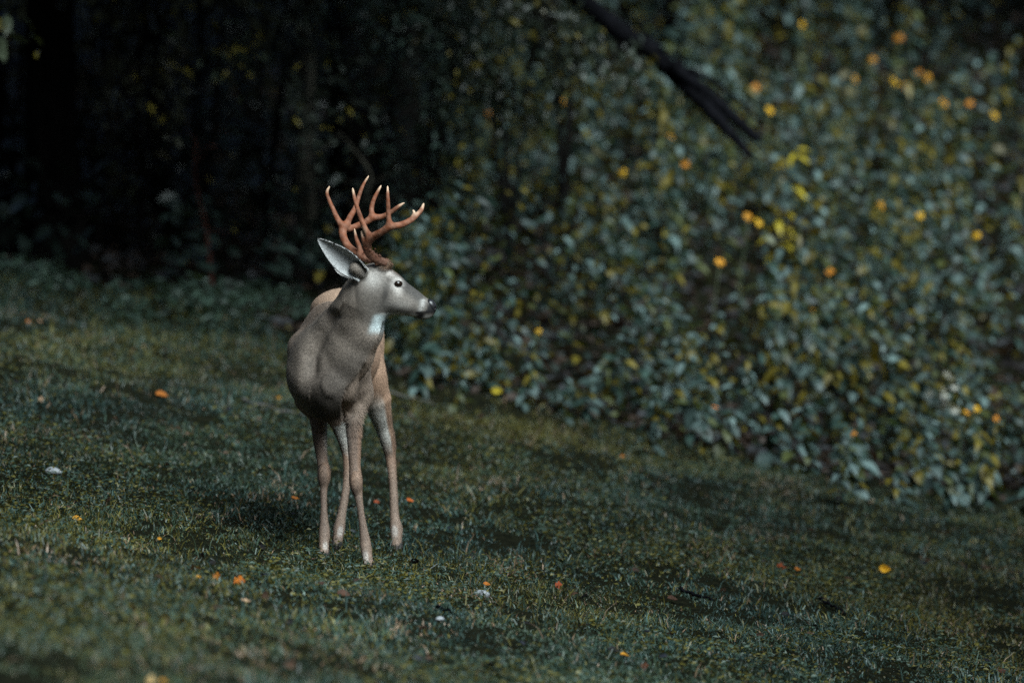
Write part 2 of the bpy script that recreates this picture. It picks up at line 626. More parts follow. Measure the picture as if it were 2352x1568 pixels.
def surface_nets(v, org, h):
    s = v < 0
    c = np.zeros(tuple(np.array(v.shape)-1), np.int8)
    offs = [(i, j, k) for i in (0, 1) for j in (0, 1) for k in (0, 1)]
    sh = c.shape
    for (i, j, k) in offs:
        c += s[i:i+sh[0], j:j+sh[1], k:k+sh[2]]
    mask = (c > 0) & (c < 8)
    ijk = np.argwhere(mask)
    idx = np.full(sh, -1, np.int32)
    idx[mask] = np.arange(len(ijk))
    acc = np.zeros((len(ijk), 3))
    cnt = np.zeros(len(ijk))
    for a in offs:
        for ax in range(3):
            if a[ax]:
                continue
            bb = list(a)
            bb[ax] = 1
            va = v[ijk[:, 0]+a[0], ijk[:, 1]+a[1], ijk[:, 2]+a[2]]
            vb = v[ijk[:, 0]+bb[0], ijk[:, 1]+bb[1], ijk[:, 2]+bb[2]]
            cr = (va < 0) != (vb < 0)
            t = np.where(cr, va/np.where(cr, va-vb, 1), 0)
            p = np.array(a, float)[None] + t[:, None]*(np.array(bb)-np.array(a))[None]
            acc += np.where(cr[:, None], p, 0)
            cnt += cr
    V = org + h*(ijk + acc/cnt[:, None])
    Fs = []
    for ax in range(3):
        sl0 = [slice(None)]*3
        sl1 = [slice(None)]*3
        sl0[ax] = slice(0, -1)
        sl1[ax] = slice(1, None)
        s0, s1 = s[tuple(sl0)], s[tuple(sl1)]
        e = np.argwhere(s0 != s1)
        u, w = [(1, 2), (2, 0), (0, 1)][ax]
        e = e[(e[:, u] > 0) & (e[:, w] > 0) & (e[:, u] < v.shape[u]-1) & (e[:, w] < v.shape[w]-1)]
        inside0 = s0[e[:, 0], e[:, 1], e[:, 2]]

        def cell(du, dw):
            q = e.copy()
            q[:, u] += du
            q[:, w] += dw
            return idx[q[:, 0], q[:, 1], q[:, 2]]
        quad = np.stack([cell(-1, -1), cell(0, -1), cell(0, 0), cell(-1, 0)], -1)
        quad = np.where(inside0[:, None], quad, quad[:, ::-1])
        Fs.append(quad)
    return V, np.concatenate(Fs)


class Field:
    def __init__(self, lo, hi, h):
        self.lo = np.array(lo, float)
        self.h = h
        self.n = np.ceil((np.array(hi)-self.lo)/h).astype(int)+1
        self.v = np.full(tuple(self.n), 0.3, np.float32)

    def add(self, fn, lo, hi, k):
        a = np.clip(np.floor((np.array(lo)-k-0.01-self.lo)/self.h).astype(int), 0, self.n)
        b = np.clip(np.ceil((np.array(hi)+k+0.01-self.lo)/self.h).astype(int)+1, 0, self.n)
        if np.any(b <= a):
            return
        g = [self.lo[i]+self.h*np.arange(a[i], b[i]) for i in range(3)]
        P = np.stack(np.meshgrid(*g, indexing='ij'), -1)
        sl = tuple(slice(a[i], b[i]) for i in range(3))
        self.v[sl] = smin(self.v[sl], fn(P).astype(np.float32), k)

    def cap(self, a, b, ra, rb, k=0.012):
        a, b = np.array(a), np.array(b)
        r = max(ra, rb)
        self.add(lambda P: d_cap(P, a, b, ra, rb), np.minimum(a, b)-r, np.maximum(a, b)+r, k)

    def ell(self, c, r, k=0.02):
        c, r = np.array(c), np.array(r)
        self.add(lambda P: d_ell(P, c, r), c-r, c+r, k)

    def chain(self, pts, k=0.012):
        for i in range(len(pts)-1):
            (pa, ra), (pb, rb) = pts[i], pts[i+1]
            self.cap(pa, pb, ra, rb, k)


def c3(cx, cy, d):      # leg close-up coordinates
    return at(639.7+cx*0.264, 922+cy*0.264, d)


def c1(cx, cy, d):      # head close-up coordinates
    return at(696.2+cx*0.2639, 376.3+cy*0.2639, d)


S = 1.616e-3
# hoof points standing on the ground
hoof_px = {'fr': (744, 1279), 'fl': (848, 1306), 'hr': (774, 1259), 'hl': (912, 1262)}
hoof = {k: hit(*v) for k, v in hoof_px.items()}
print('HOOF', {k: np.round(v, 3).tolist() for k, v in hoof.items()})
dF, dL, dR, dH = hoof['fr'][1], hoof['fl'][1], hoof['hr'][1], hoof['hl'][1]

legs = {}
legs['fr'] = [(at(697, 800, 21.00), .056), (at(715, 915, 21.12), .050), (c3(330, 60, 21.12), .036), (c3(352, 200, 21.11), .0315), (c3(362, 340, 21.10), .0265),
              (c3(380, 500, 21.10), .0212), (c3(396, 600, 21.09), .0242), (c3(396, 660, 21.09), .0230), (c3(394, 760, 21.10), .0146), (c3(395, 900, 21.11), .0130),
              (c3(397, 1030, 21.13), .0158), (c3(400, 1130, 21.15), .0212), (c3(397, 1200, 21.14), .0195), (c3(394, 1290, dF-0.01), .019), (c3(394, 1335, dF-0.025), .018)]
legs['fl'] = [(at(808, 800, 20.99), .060), (at(815, 905, 21.02), .058), (c3(650, 60, 20.98), .042), (c3(655, 180, 20.96), .0315), (c3(660, 400, 20.92), .0255),
              (c3(664, 560, 20.90), .0222), (c3(672, 680, 20.88), .0252), (c3(680, 750, 20.87), .0222), (c3(702, 860, 20.86), .0143), (c3(722, 1000, 20.84), .0138),
              (c3(742, 1130, 20.82), .0168), (c3(758, 1250, 20.80), .0215), (c3(770, 1330, dL-0.0), .0195), (c3(780, 1400, dL-0.015), .0195), (c3(784, 1445, dL-0.03), .0185)]
legs['hr'] = [(at(762, 765, 21.76), .085), (at(758, 860, 21.58), .075), (at(758, 930, 21.55), .058), (c3(520, 150, 21.60), .042), (c3(560, 300, 21.67), .0265),
              (c3(590, 430, 21.74), .0205), (c3(606, 500, 21.76), .0205), (c3(604, 590, 21.73), .0185), (c3(592, 720, 21.68), .0155), (c3(572, 850, 21.62), .0155),
              (c3(545, 1000, 21.56), .0178), (c3(527, 1105, 21.52), .0222), (c3(518, 1170, dR+0.02), .0195), (c3(510, 1240, dR), .0185), (c3(508, 1280, dR-0.02), .0178)]
legs['hl'] = [(at(828, 770, 21.78), .083), (at(840, 865, 21.72), .068), (c3(850, -30, 21.76), .056), (c3(880, 90, 21.86), .0455), (c3(912, 200, 21.96), .0365),
              (c3(940, 300, 22.05), .0305), (c3(958, 390, 22.09), .0265), (c3(975, 490, 22.10), .0215), (c3(992, 650, 22.09), .0172), (c3(1003, 830, 22.07), .0172),
              (c3(1010, 1000, 22.06), .0186), (c3(1026, 1110, 22.05), .0245), (c3(1026, 1180, dH+0.0), .0215), (c3(1026, 1250, dH-0.01), .0205), (c3(1028, 1295, dH-0.02), .019)]

# carry each leg's depth smoothly down to its hoof
def redepth(k, ds):
    for i, d_ in enumerate(ds):
        p_, r_ = legs[k][2+i]
        dd = (p_-CAM)@FWD
        legs[k][2+i] = (CAM+(p_-CAM)*(d_/dd), r_)


redepth('fr', np.interp(np.arange(13), [0, 4, 6, 9, 12], [21.11, 21.06, 21.04, 21.01, dF-0.012]))
redepth('fl', np.interp(np.arange(13), [0, 4, 6, 9, 12], [20.99, 20.94, 20.91, 20.90, dL-0.012]))
redepth('hr', np.interp(np.arange(13), [0, 2, 3, 4, 8, 9, 12], [21.55, 21.56, 21.57, 21.56, 21.44, 21.41, dR-0.012]))
redepth('hl', np.interp(np.arange(13), [0, 2, 4, 5, 8, 9, 12], [21.76, 21.82, 21.85, 21.86, 21.81, 21.79, dH-0.012]))

fld = Field((-1.02, 20.42, -0.06), (-0.20, 22.24, 1.20), 0.0050)

# torso: stations along depth: y, px, z, half width, half height
ST = np.array([
    [20.765, 757, .665, .020, .030],
    [20.80, 757, .67, .070, .095],
    [20.86, 755, .685, .112, .150],
    [20.94, 755, .715, .124, .190],
    [21.04, 755, .735, .134, .212],
    [21.16, 760, .740, .146, .212],
    [21.32, 772, .735, .148, .205],
    [21.48, 783, .745, .148, .193],
    [21.62, 788, .775, .136, .182],
    [21.76, 789, .805, .134, .178],
    [21.87, 795, .815, .115, .145],
    [21.95, 805, .82, .070, .095],
    [22.0, 806, .82, .020, .030]])
STf = crom(np.column_stack([ST[:, 0], (ST[:, 1]-1176)*K*ST[:, 0], ST[:, 2:]]), 6)


def d_torso(P):
    yy = np.clip(P[..., 1], STf[0, 0], STf[-1, 0])
    cx = np.interp(yy, STf[:, 0], STf[:, 1])
    cz = np.interp(yy, STf[:, 0], STf[:, 2])
    a = np.interp(yy, STf[:, 0], STf[:, 3])
    bb = np.interp(yy, STf[:, 0], STf[:, 4])
    dx, dz = P[..., 0]-cx, P[..., 2]-cz
    # narrower towards the spine and brisket
    a = a*(1 - 0.16*np.clip(dz/bb, 0, 1)**2 - 0.36*np.clip(-dz/bb, 0, 1)**1.6)
    r = np.sqrt((dx/a)**2 + (dz/bb)**2)+1e-6
    g = np.sqrt((dx/a**2)**2 + (dz/bb**2)**2)/r + 1e-6
    d = np.clip((r-1)/g, -0.2, 0.5)
    over = np.abs(P[..., 1]-yy)
    return np.where(over > 0, np.sqrt(np.maximum(d, 0)**2 + over**2), d*0.9)


fld.add(d_torso, (-0.98, 20.72, 0.45), (-0.42, 22.05, 1.02), 0.02)
for kx in ('fr', 'fl', 'hr', 'hl'):
    p = legs[kx]
    fld.cap(p[0][0], p[1][0], p[0][1], p[1][1], 0.05)
    fld.cap(p[1][0], p[2][0], p[1][1], p[2][1], 0.045)
    cc_ = crom(np.array([list(q)+[r_-0.0018] for q, r_ in p[2:]]), 4)
    fld.chain([(q[:3], q[3]) for q in cc_], 0.003)
for (cx, cy, d) in ((396, 630, 21.035), (674, 700, 20.905)):
    fld.ell(c3(cx, cy, d), (.0225, .0205, .042), 0.012)
# point of hock, dew claws, elbow flap and brisket tuft
fld.cap(c3(978, 265, 21.87), c3(1003, 400, 21.89), .012, .009, 0.03)
fld.cap(c3(598, 440, 21.60), c3(604, 540, 21.59), .011, .009, 0.02)
for (cx, cy, d) in ((c for c in ((395, 1185, 21.03), (752, 1300, 20.92), (530, 1160, 21.45), (1056, 1115, 21.82)))):
    fld.ell(c3(cx, cy, d), (.010, .010, .013), 0.01)
fld.cap(at(765, 935, 20.90), at(768, 958, 20.90), .035, .018, 0.03)
fld.cap(at(815, 930, 21.02), at(792, 955, 20.97), .030, .012, 0.03)
# shoulder points
fld.ell(at(705, 835, 20.93), (.045, .070, .095), 0.05)
fld.ell(at(800, 850, 20.92), (.045, .065, .095), 0.05)
# withers and rump
fld.ell(at(764, 735, 21.12), (.055, .20, .045), 0.06)
fld.ell(at(776, 708, 21.74), (.095, .17, .06), 0.06)
# neck: column from chest to head
neck = [(at(752, 862, 20.96), .150), (at(768, 815, 20.93), .128), (at(795, 765, 20.86), .104), (at(818, 722, 20.79), .086), (at(831, 685, 20.74), .075), (at(840, 655, 20.715), .062)]
fld.chain(neck, 0.03)
# the throat side of the neck
fld.chain([(at(775, 880, 20.84), .075), (at(812, 815, 20.80), .062), (at(842, 762, 20.755), .047), (at(852, 728, 20.73), .040)], 0.05)

# head: profile loft
HA = R(9)
E1 = np.array([math.cos(HA), math.sin(HA), 0])
E2 = np.array([-math.sin(HA), math.cos(HA), 0])       # away from the lens
H0 = at(870, 665, 20.705)
HST = np.array([   # px, top y, bottom y, half width
    [812, 650, 680, .020],
    [822, 630, 702, .044],
    [838, 612, 716, .056],
    [856, 604, 722, .062],
    [876, 605, 725, .0635],
    [892, 613, 724.5, .0635],
    [905, 622, 723.5, .0615],
    [920, 633.5, 723.8, .055],
    [935, 649, 725.5, .047],
    [950, 660.5, 728.5, .0405],
    [965, 672, 732.5, .0365],
    [976, 681.5, 734, .0345],
    [986, 688.5, 731, .0325],
    [994, 693.5, 725, .0275],
    [999, 699, 717, .019],
    [1001.5, 705, 711, .008]])
HSTf = crom(HST, 5)


def head_s(px):
    return (px-870)*K*20.705/math.cos(HA)


def zpy(py, d=20.705):
    return at(870, py, d)[2]


hs = head_s(HSTf[:, 0])
ht = np.array([zpy(v) for v in HSTf[:, 1]])
hb = np.array([zpy(v) for v in HSTf[:, 2]])
hw = HSTf[:, 3]


def head_coords(P):
    q = P-H0
    return q@E1, q@E2, P[..., 2]


def d_head(P):
    s, l, zz = head_coords(P)
    sc = np.clip(s, hs[0], hs[-1])
    top, bot, wd = np.interp(sc, hs, ht), np.interp(sc, hs, hb), np.interp(sc, hs, hw)
    c, bb = (top+bot)/2, (top-bot)/2
    dz = (zz-c)/bb
    wd = wd*(1 - 0.22*np.clip(-dz, 0, 1)**1.5 - 0.12*np.clip(dz, 0, 1)**2)
    q = 2.25
    r = ((np.abs(l)/wd)**q + np.abs(dz)**q)**(1/q)+1e-6
    d = (r-1)*np.minimum(wd, bb)
    over = np.abs(s-sc)
    return np.where(over > 0, np.sqrt(np.maximum(d, 0)**2+over**2), d)*0.95


fld.add(d_head, (H0[0]-.12, H0[1]-.12, hb.min()-.01), (H0[0]+.24, H0[1]+.12, ht.max()+.01), 0.028)


def hp(px, py, l):
    """point in the head frame"""
    p = H0 + E1*head_s(px) + E2*l
    p[2] = zpy(py)
    return p


for sg in (-1, 1):
    fld.cap(hp(897, 640, sg*.046), hp(912, 645, sg*.046), .017, .013, 0.014)     # brow
    fld.cap(hp(880, 612, sg*.030), hp(886, 606, sg*.033), .022, .018, 0.016)     # pedicle
    fld.cap(hp(902, 690, sg*.035), hp(930, 700, sg*.027), .022, .018, 0.03)      # cheek
    fld.cap(hp(985, 700, sg*.020), hp(994, 703, sg*.017), .013, .010, 0.008)     # nostril wing
    fld.cap(hp(826, 622, sg*.052), hp(812, 614, sg*.064), .024, .022, 0.02)      # ear root
# tail
fld.chain([(at(806, 690, 21.97), .035), (at(808, 740, 22.06), .038), (at(808, 800, 22.07), .018)], 0.03)

BV, BF = surface_nets(fld.v, fld.lo, fld.h)
print('DEER verts', len(BV))
deer_org = np.array([-0.62, 21.4, float(G(-0.62, 21.4))])
deer = empty('deer', deer_org)
tag(deer, 'grey-brown antlered buck standing in the grass with its head turned aside', 'deer')


# --- coat colours
def smooth01(t, a, b):
    u = np.clip((t-a)/(b-a), 0, 1)
    return u*u*(3-2*u)


def to_px(P):
    q = P-CAM
    d = q@FWD
    return q[:, 0]/d/K+1176, 784-(q@UPV)/d/K


def seg_d(P, pts):
    out = np.full(len(P), 9.0)
    for i in range(len(pts)-1):
        out = np.minimum(out, d_cap(P, np.array(pts[i][0]), np.array(pts[i+1][0]), pts[i][1], pts[i+1][1]))
    return out


def mixc(c, new, w):
    return c*(1-w[:, None]) + np.array(new)*w[:, None]


def coat(P, Nn):
    n = len(P)
    rr = np.random.default_rng(5)
    s, l, zz = head_coords(P)
    hx = s/(K*20.705/math.cos(HA))+870          # head profile coordinates (same on both cheeks)
    hy = 665-(zz-H0[2])/(K*20.705)
    dh = d_head(P)
    dn = seg_d(P, neck)
    dt = d_torso(P)
    dl = {k: seg_d(P, legs[k][2:]) for k in legs}
    legmin = np.min(np.stack(list(dl.values())), 0)
    back = smooth01(P[:, 2], 0.70, 0.92)
    c = np.tile(np.array([0.40, 0.268, 0.195]), (n, 1))                     # flank
    c = mixc(c, (0.37, 0.265, 0.20), back)
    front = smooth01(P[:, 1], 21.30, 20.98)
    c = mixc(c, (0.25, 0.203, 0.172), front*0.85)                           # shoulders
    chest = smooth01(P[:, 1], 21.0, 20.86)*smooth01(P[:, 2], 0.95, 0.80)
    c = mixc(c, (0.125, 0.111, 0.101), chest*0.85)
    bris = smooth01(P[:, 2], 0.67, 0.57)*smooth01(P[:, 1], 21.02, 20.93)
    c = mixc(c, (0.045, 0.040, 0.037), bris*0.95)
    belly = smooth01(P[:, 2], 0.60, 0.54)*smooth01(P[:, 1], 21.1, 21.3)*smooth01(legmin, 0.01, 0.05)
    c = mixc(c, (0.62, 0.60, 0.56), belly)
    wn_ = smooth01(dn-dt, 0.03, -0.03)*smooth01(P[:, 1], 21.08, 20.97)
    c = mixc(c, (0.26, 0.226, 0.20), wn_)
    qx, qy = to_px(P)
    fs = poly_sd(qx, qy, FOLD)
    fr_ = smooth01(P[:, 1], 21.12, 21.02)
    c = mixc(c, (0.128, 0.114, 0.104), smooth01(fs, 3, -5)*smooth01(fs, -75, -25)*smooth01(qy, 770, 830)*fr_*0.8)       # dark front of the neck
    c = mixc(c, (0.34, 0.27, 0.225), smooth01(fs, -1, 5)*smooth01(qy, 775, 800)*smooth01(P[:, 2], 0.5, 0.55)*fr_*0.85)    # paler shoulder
    # legs
    wl_ = smooth01(P[:, 2], 0.56, 0.48)
    c = mixc(c, (0.29, 0.195, 0.146), wl_)
    wfl = smooth01(P[:, 2], 0.40, 0.20)
    c = mixc(c, (0.235, 0.178, 0.146), wfl)
    # inner, paler faces of the legs (each side's inner face looks at the midline)
    for k, sgn in (('fr', 1), ('fl', -1), ('hr', 1), ('hl', -1)):
        near = smooth01(dl[k], 0.06, 0.025)
        inner = smooth01(Nn[:, 0]*sgn, 0.05, 0.75)
        up = smooth01(P[:, 2], 0.36, 0.46)*smooth01(P[:, 2], 0.68, 0.58)
        hind = k[0] == 'h'
        if hind:
            up = smooth01(P[:, 2], 0.34, 0.44)*smooth01(P[:, 2], 0.62, 0.50)
            inner = smooth01(Nn[:, 0]*sgn - 0.9*Nn[:, 1] - 0.6*Nn[:, 2], 0.1, 0.5)
        c = mixc(c, (0.66, 0.68, 0.67) if hind else (0.46, 0.47, 0.47), near*inner*up*(0.95 if hind else 0.7))
        # white tuft above the hooves, on the front of the pastern
        h = hoof[k]
        zrel = P[:, 2]-h[2]
        front_f = smooth01(-Nn[:, 1] + 0.30*sgn*Nn[:, 0], 0.80, 0.98)
        zz0 = {'fr': .040, 'fl': .048, 'hr': .072, 'hl': .078}[k]
        spot = np.exp(-((zrel-zz0)/0.016)**2)*front_f*smooth01(dl[k], 0.02, 0.004)
        c = mixc(c, (0.72, 0.73, 0.73), np.clip(spot, 0, 0.38))
        c = mixc(c, (0.03, 0.026, 0.024), smooth01(zrel, 0.030, 0.018)*smooth01(dl[k], 0.03, 0.012))
    fore = np.minimum(dl['fr'], dl['fl'])  # dark foreleg fronts, with their shadow side painted into the coat
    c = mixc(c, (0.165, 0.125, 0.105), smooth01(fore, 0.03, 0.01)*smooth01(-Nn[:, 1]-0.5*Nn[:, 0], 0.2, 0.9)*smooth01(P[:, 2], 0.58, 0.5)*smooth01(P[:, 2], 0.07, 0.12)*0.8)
    # head
    wh = smooth01(dh-dn, 0.03, -0.03)*smooth01(hy, 765, 735)
    hc = np.tile(np.array([0.20, 0.187, 0.175]), (n, 1))
    hc = mixc(hc, (0.085, 0.083, 0.082), smooth01(hy - (0.72*(hx-905)+640), 30, 2)*smooth01(hx, 905, 925)*smooth01(hx, 985, 965))   # bridge
    hc = mixc(hc, (0.060, 0.058, 0.057), np.exp(-((hx-880-(hy-672)*-0.12)/9)**2-((hy-676)/28)**2)*0.9)
    hc = mixc(hc, (0.68, 0.69, 0.69), np.exp(-((hx-848)/20)**2-((hy-640)/20)**2)*0.65)
    hc = mixc(hc, (0.40, 0.395, 0.39), np.exp(-((hx-905)/30)**2-((hy-705)/14)**2)*0.7)
    ring = np.exp(-(((hx-908)/15)**2+((hy-651)/15)**2)**1.6)
    hc = mixc(hc, (0.80, 0.80, 0.80), ring*0.9)
    hc = mixc(hc, (0.56, 0.55, 0.54), np.exp(-((hx-911)/9)**2-((hy-670)/9)**2)*0.7)
    hc = mixc(hc, (0.76, 0.74, 0.73), np.exp(-((hx-892)/9)**2-((hy-628)/8)**2)*0.6)
    hc = mixc(hc, (0.13, 0.075, 0.045), smooth01(hy, 622, 612)*smooth01(hx, 868, 880)*smooth01(hx, 925, 905)*0.9)         # crown tuft
    hc = mixc(hc, (0.10, 0.065, 0.045), np.exp(-((hy-(0.72*(hx-897)+617))/4.5)**2)*smooth01(hx, 885, 895)*smooth01(hx, 940, 915)*0.7)
    hc = mixc(hc, (0.03, 0.026, 0.025), np.exp(-(((hx-909)/9.5)**2+((hy-651.5)/7.0)**2)**2)*0.95)
    hc = mixc(hc, (0.06, 0.05, 0.05), np.exp(-((hx-920-(hy-657)*0.6)/3)**2-((hy-659)/5)**2)*0.8)
    under = smooth01(hy - np.interp(hx, HSTf[:, 0], HSTf[:, 2]), -9, -4)*smooth01(hx, 862, 880)
    hc = mixc(hc, (0.80, 0.80, 0.79), under*smooth01(hx, 960, 945))
    band = np.exp(-((hx-966-(hy-700)*-0.25)/6.0)**2)*smooth01(hy, 684, 690)*smooth01(hy, 722, 716)
    hc = mixc(hc, (0.80, 0.83, 0.85), band*0.5)
    dots = (rr.random(n) < 0.10)*smooth01(hx, 962, 970)*smooth01(hx, 985, 980)*smooth01(hy, 692, 698)
    hc = mixc(hc, (0.05, 0.045, 0.045), dots*0.8)
    chin = smooth01(hy, 722, 727)*smooth01(hx, 966, 972)
    hc = mixc(hc, (0.66, 0.66, 0.66), chin)
    mouth = np.exp(-((hy-(717.5 - (hx-972)*0.05))/3.6)**2)*smooth01(hx, 950, 954)
    mouth = np.maximum(mouth, np.exp(-(((hx-965)/10)**2+((hy-722.5)/7)**2)**1.5))
    hc = mixc(hc, (0.018, 0.016, 0.016), np.clip(mouth*1.1, 0, 1))
    nose = smooth01(hx + 0.25*(hy-705), 976, 980)*smooth01(hy, 719, 716)
    hc = mixc(hc, (0.020, 0.020, 0.022), nose)
    c = c*(1-wh[:, None]) + hc*wh[:, None]
    # white throat patch under the jaw
    th = smooth01(hy, 716, 728)*smooth01(hy, 772, 748)*smooth01(hx - (hy-735)*-0.35, 846, 864)*smooth01(dh, 0.09, 0.06)*smooth01(hx, 908, 890)
    c = mixc(c, (0.70, 0.86, 0.93), th*0.95)
    # pale back of the jaw running up to the ear
    return c*np.array([0.90, 0.835, 0.775])*rr.uniform(0.9, 1.1, n)[:, None]




def poly_sd(px, py, pts):
    """signed pixel distance to a polyline (positive on the picture's right of a downward line)"""
    best = np.full(len(px), 1e9)
    sgn = np.ones(len(px))
    for i in range(len(pts)-1):
        ax_, ay = pts[i]
        bx_, by_ = pts[i+1]
        vx, vy = bx_-ax_, by_-ay
        t = np.clip(((px-ax_)*vx+(py-ay)*vy)/(vx*vx+vy*vy), 0, 1)
        dx, dy = px-ax_-t*vx, py-ay-t*vy
        dd = np.hypot(dx, dy)
        cr = vx*(py-ay)-vy*(px-ax_)
        up = dd < best
        best = np.where(up, dd, best)
        sgn = np.where(up, -np.sign(cr), sgn)
    return best*sgn


def normals_of(V_, F_):
    me = mesh_np('tmp', V_, F_)
    q = np.empty(len(V_)*3, np.float32)
    me.vertex_normals.foreach_get('vector', q)
    bpy.data.meshes.remove(me)
    return q.reshape(-1, 3).astype(float)


# folds of the hide: neck over shoulder, shoulder muscle, elbow, brisket
N0 = normals_of(BV, BF)
vpx, vpy = to_px(BV)
frontw = smooth01(-N0[:, 1], -0.05, 0.25)*smooth01(BV[:, 1], 21.15, 21.02)
FOLD = [(880, 735), (868, 770), (846, 811), (830, 842), (811, 868), (793, 888), (783, 918), (778, 966)]
sd_ = poly_sd(vpx, vpy, FOLD)
disp = np.where(sd_ > 0, -0.030*np.exp(-(sd_/16)**2), 0.010*np.exp(-(sd_/16)**2))*smooth01(vpy, 735, 775)
sd2 = poly_sd(vpx, vpy, [(768, 728), (742, 765), (722, 815), (716, 880)])
disp += -0.016*np.exp(-(sd2/13)**2)*smooth01(vpy, 885, 850) + 0.008*np.exp(-((sd2+26)/16)**2)
sd3 = poly_sd(vpx, vpy, [(838, 842), (836, 880), (826, 925), (806, 950)])
disp += -0.014*np.exp(-(sd3/9)**2)*smooth01(BV[:, 1], 21.2, 21.05)
BV = BV + N0*(disp*frontw)[:, None]

body_me = mesh_np('deer_body', BV-deer_org, BF, None, True)
Nn = np.empty(len(BV)*3, np.float32)
body_me.vertex_normals.foreach_get('vector', Nn)
Nn = Nn.reshape(-1, 3).astype(float)
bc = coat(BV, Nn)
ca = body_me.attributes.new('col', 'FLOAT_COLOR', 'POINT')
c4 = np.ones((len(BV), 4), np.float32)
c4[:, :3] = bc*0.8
ca.data.foreach_set('color', c4.ravel())
body = link('body', body_me, M_skin, deer)


# --- fur as short strands, one mesh
def make_fur(P, F4, Nv, count, lenfun, flowfun, colfun, wid, seed, wfun=None):
    r = np.random.default_rng(seed)
    T = np.concatenate([F4[:, [0, 1, 2]], F4[:, [0, 2, 3]]]) if F4.shape[1] == 4 else F4
    A = np.linalg.norm(np.cross(P[T[:, 1]]-P[T[:, 0]], P[T[:, 2]]-P[T[:, 0]]), axis=1)
    if wfun is not None:
        A = A*wfun(P[T[:, 0]])
    cum = np.cumsum(A)/A.sum()
    ti = np.searchsorted(cum, r.random(count))
    ti = np.clip(ti, 0, len(T)-1)
    u, v = r.random(count), r.random(count)
    fl_ = u+v > 1
    u[fl_], v[fl_] = 1-u[fl_], 1-v[fl_]
    w0 = 1-u-v
    tt = T[ti]
    pos = P[tt[:, 0]]*w0[:, None]+P[tt[:, 1]]*u[:, None]+P[tt[:, 2]]*v[:, None]
    nn = Nv[tt[:, 0]]*w0[:, None]+Nv[tt[:, 1]]*u[:, None]+Nv[tt[:, 2]]*v[:, None]
    nn /= np.linalg.norm(nn, axis=1)[:, None]+1e-9
    f = flowfun(pos, nn) + r.normal(0, 0.22, (count, 3))
    f -= nn*(f*nn).sum(1)[:, None]
    f /= np.linalg.norm(f, axis=1)[:, None]+1e-9
    Ln = lenfun(pos)*r.uniform(0.55, 1.35, count)
    lift = np.clip(r.normal(0.20, 0.09, count), 0.05, 0.8)
    d = f*np.cos(lift)[:, None]+nn*np.sin(lift)[:, None]
    sd = np.cross(d, nn)
    sd /= np.linalg.norm(sd, axis=1)[:, None]+1e-9
    hw_ = wid*r.uniform(0.6, 1.3, count)
    a = pos - nn*0.0008
    V = np.stack([a-sd*hw_[:, None], a+sd*hw_[:, None], a+d*Ln[:, None]], 1).reshape(-1, 3)
    Fc = np.arange(count*3).reshape(-1, 3)
    cc = colfun(pos, nn)*r.uniform(0.6, 1.45, count)[:, None]
    col = np.repeat(cc, 3, 0).reshape(-1, 3, 3)
    col[:, 2] *= 1.15
    return V, Fc, col.reshape(-1, 3), np.repeat(nn, 3, 0)


def fur_flow(P, N_):
    s, l, zz = head_coords(P)
    dh = d_head(P)
    wh = smooth01(dh, 0.03, 0.0)[:, None]
    leg = smooth01(P[:, 2], 0.58, 0.46)[:, None]
    neckw = (smooth01(P[:, 1], 21.1, 20.9)*smooth01(P[:, 2], 0.75, 0.9))[:, None]
    f = np.tile(np.array([0.02, 0.8, -0.5]), (len(P), 1))
    f = f*(1-neckw) + np.array([-0.25, 0.35, -1.0])*neckw
    f = f*(1-leg) + np.array([0.0, 0.12, -1.0])*leg
    hd = np.array([-1.0, -0.1, -0.15])
    return f*(1-wh) + hd*wh


def fur_len(P):
    dh = d_head(P)
    wh = smooth01(dh, 0.05, 0.0)
    leg = smooth01(P[:, 2], 0.50, 0.35)
    Lb = 0.0115*(1-wh)+0.0045*wh
    Lb = Lb*(1-leg)+0.0085*leg
    s, l, zz = head_coords(P)
    hx = s/(K*20.705/math.cos(HA))+870
    hy = 665-(zz-H0[2])/(K*20.705)
    Lb = np.where((hx > 980) & (wh > 0.5), 0.0012, Lb)                    # bare nose
    eye = (np.abs(hx-908) < 9) & (np.abs(hy-651) < 8) & (wh > 0.5)
    Lb = np.where(eye, 0.001, Lb)
    crownt = (hx > 872) & (hx < 906) & (hy < 619) & (wh > 0.3)
    Lb = np.where(crownt, 0.016, Lb)
    bris = (P[:, 2] < 0.57) & (P[:, 1] < 21.05) & (P[:, 2] > 0.48)
    return np.where(bris, 0.024, Lb)


FV, FF, FC, FN = make_fur(BV, BF, Nn, 400000, fur_len, fur_flow, coat, 0.0008, 3, lambda P: 1+2.2*smooth01(P[:, 2], 0.52, 0.42)+1.5*smooth01(d_head(P), 0.05, 0.0))
fur = link('fur', mesh_np('deer_fur', FV-deer_org, FF, FC, False, {'bn': FN}), M_fur, deer)
tag(fur, kind='stuff')


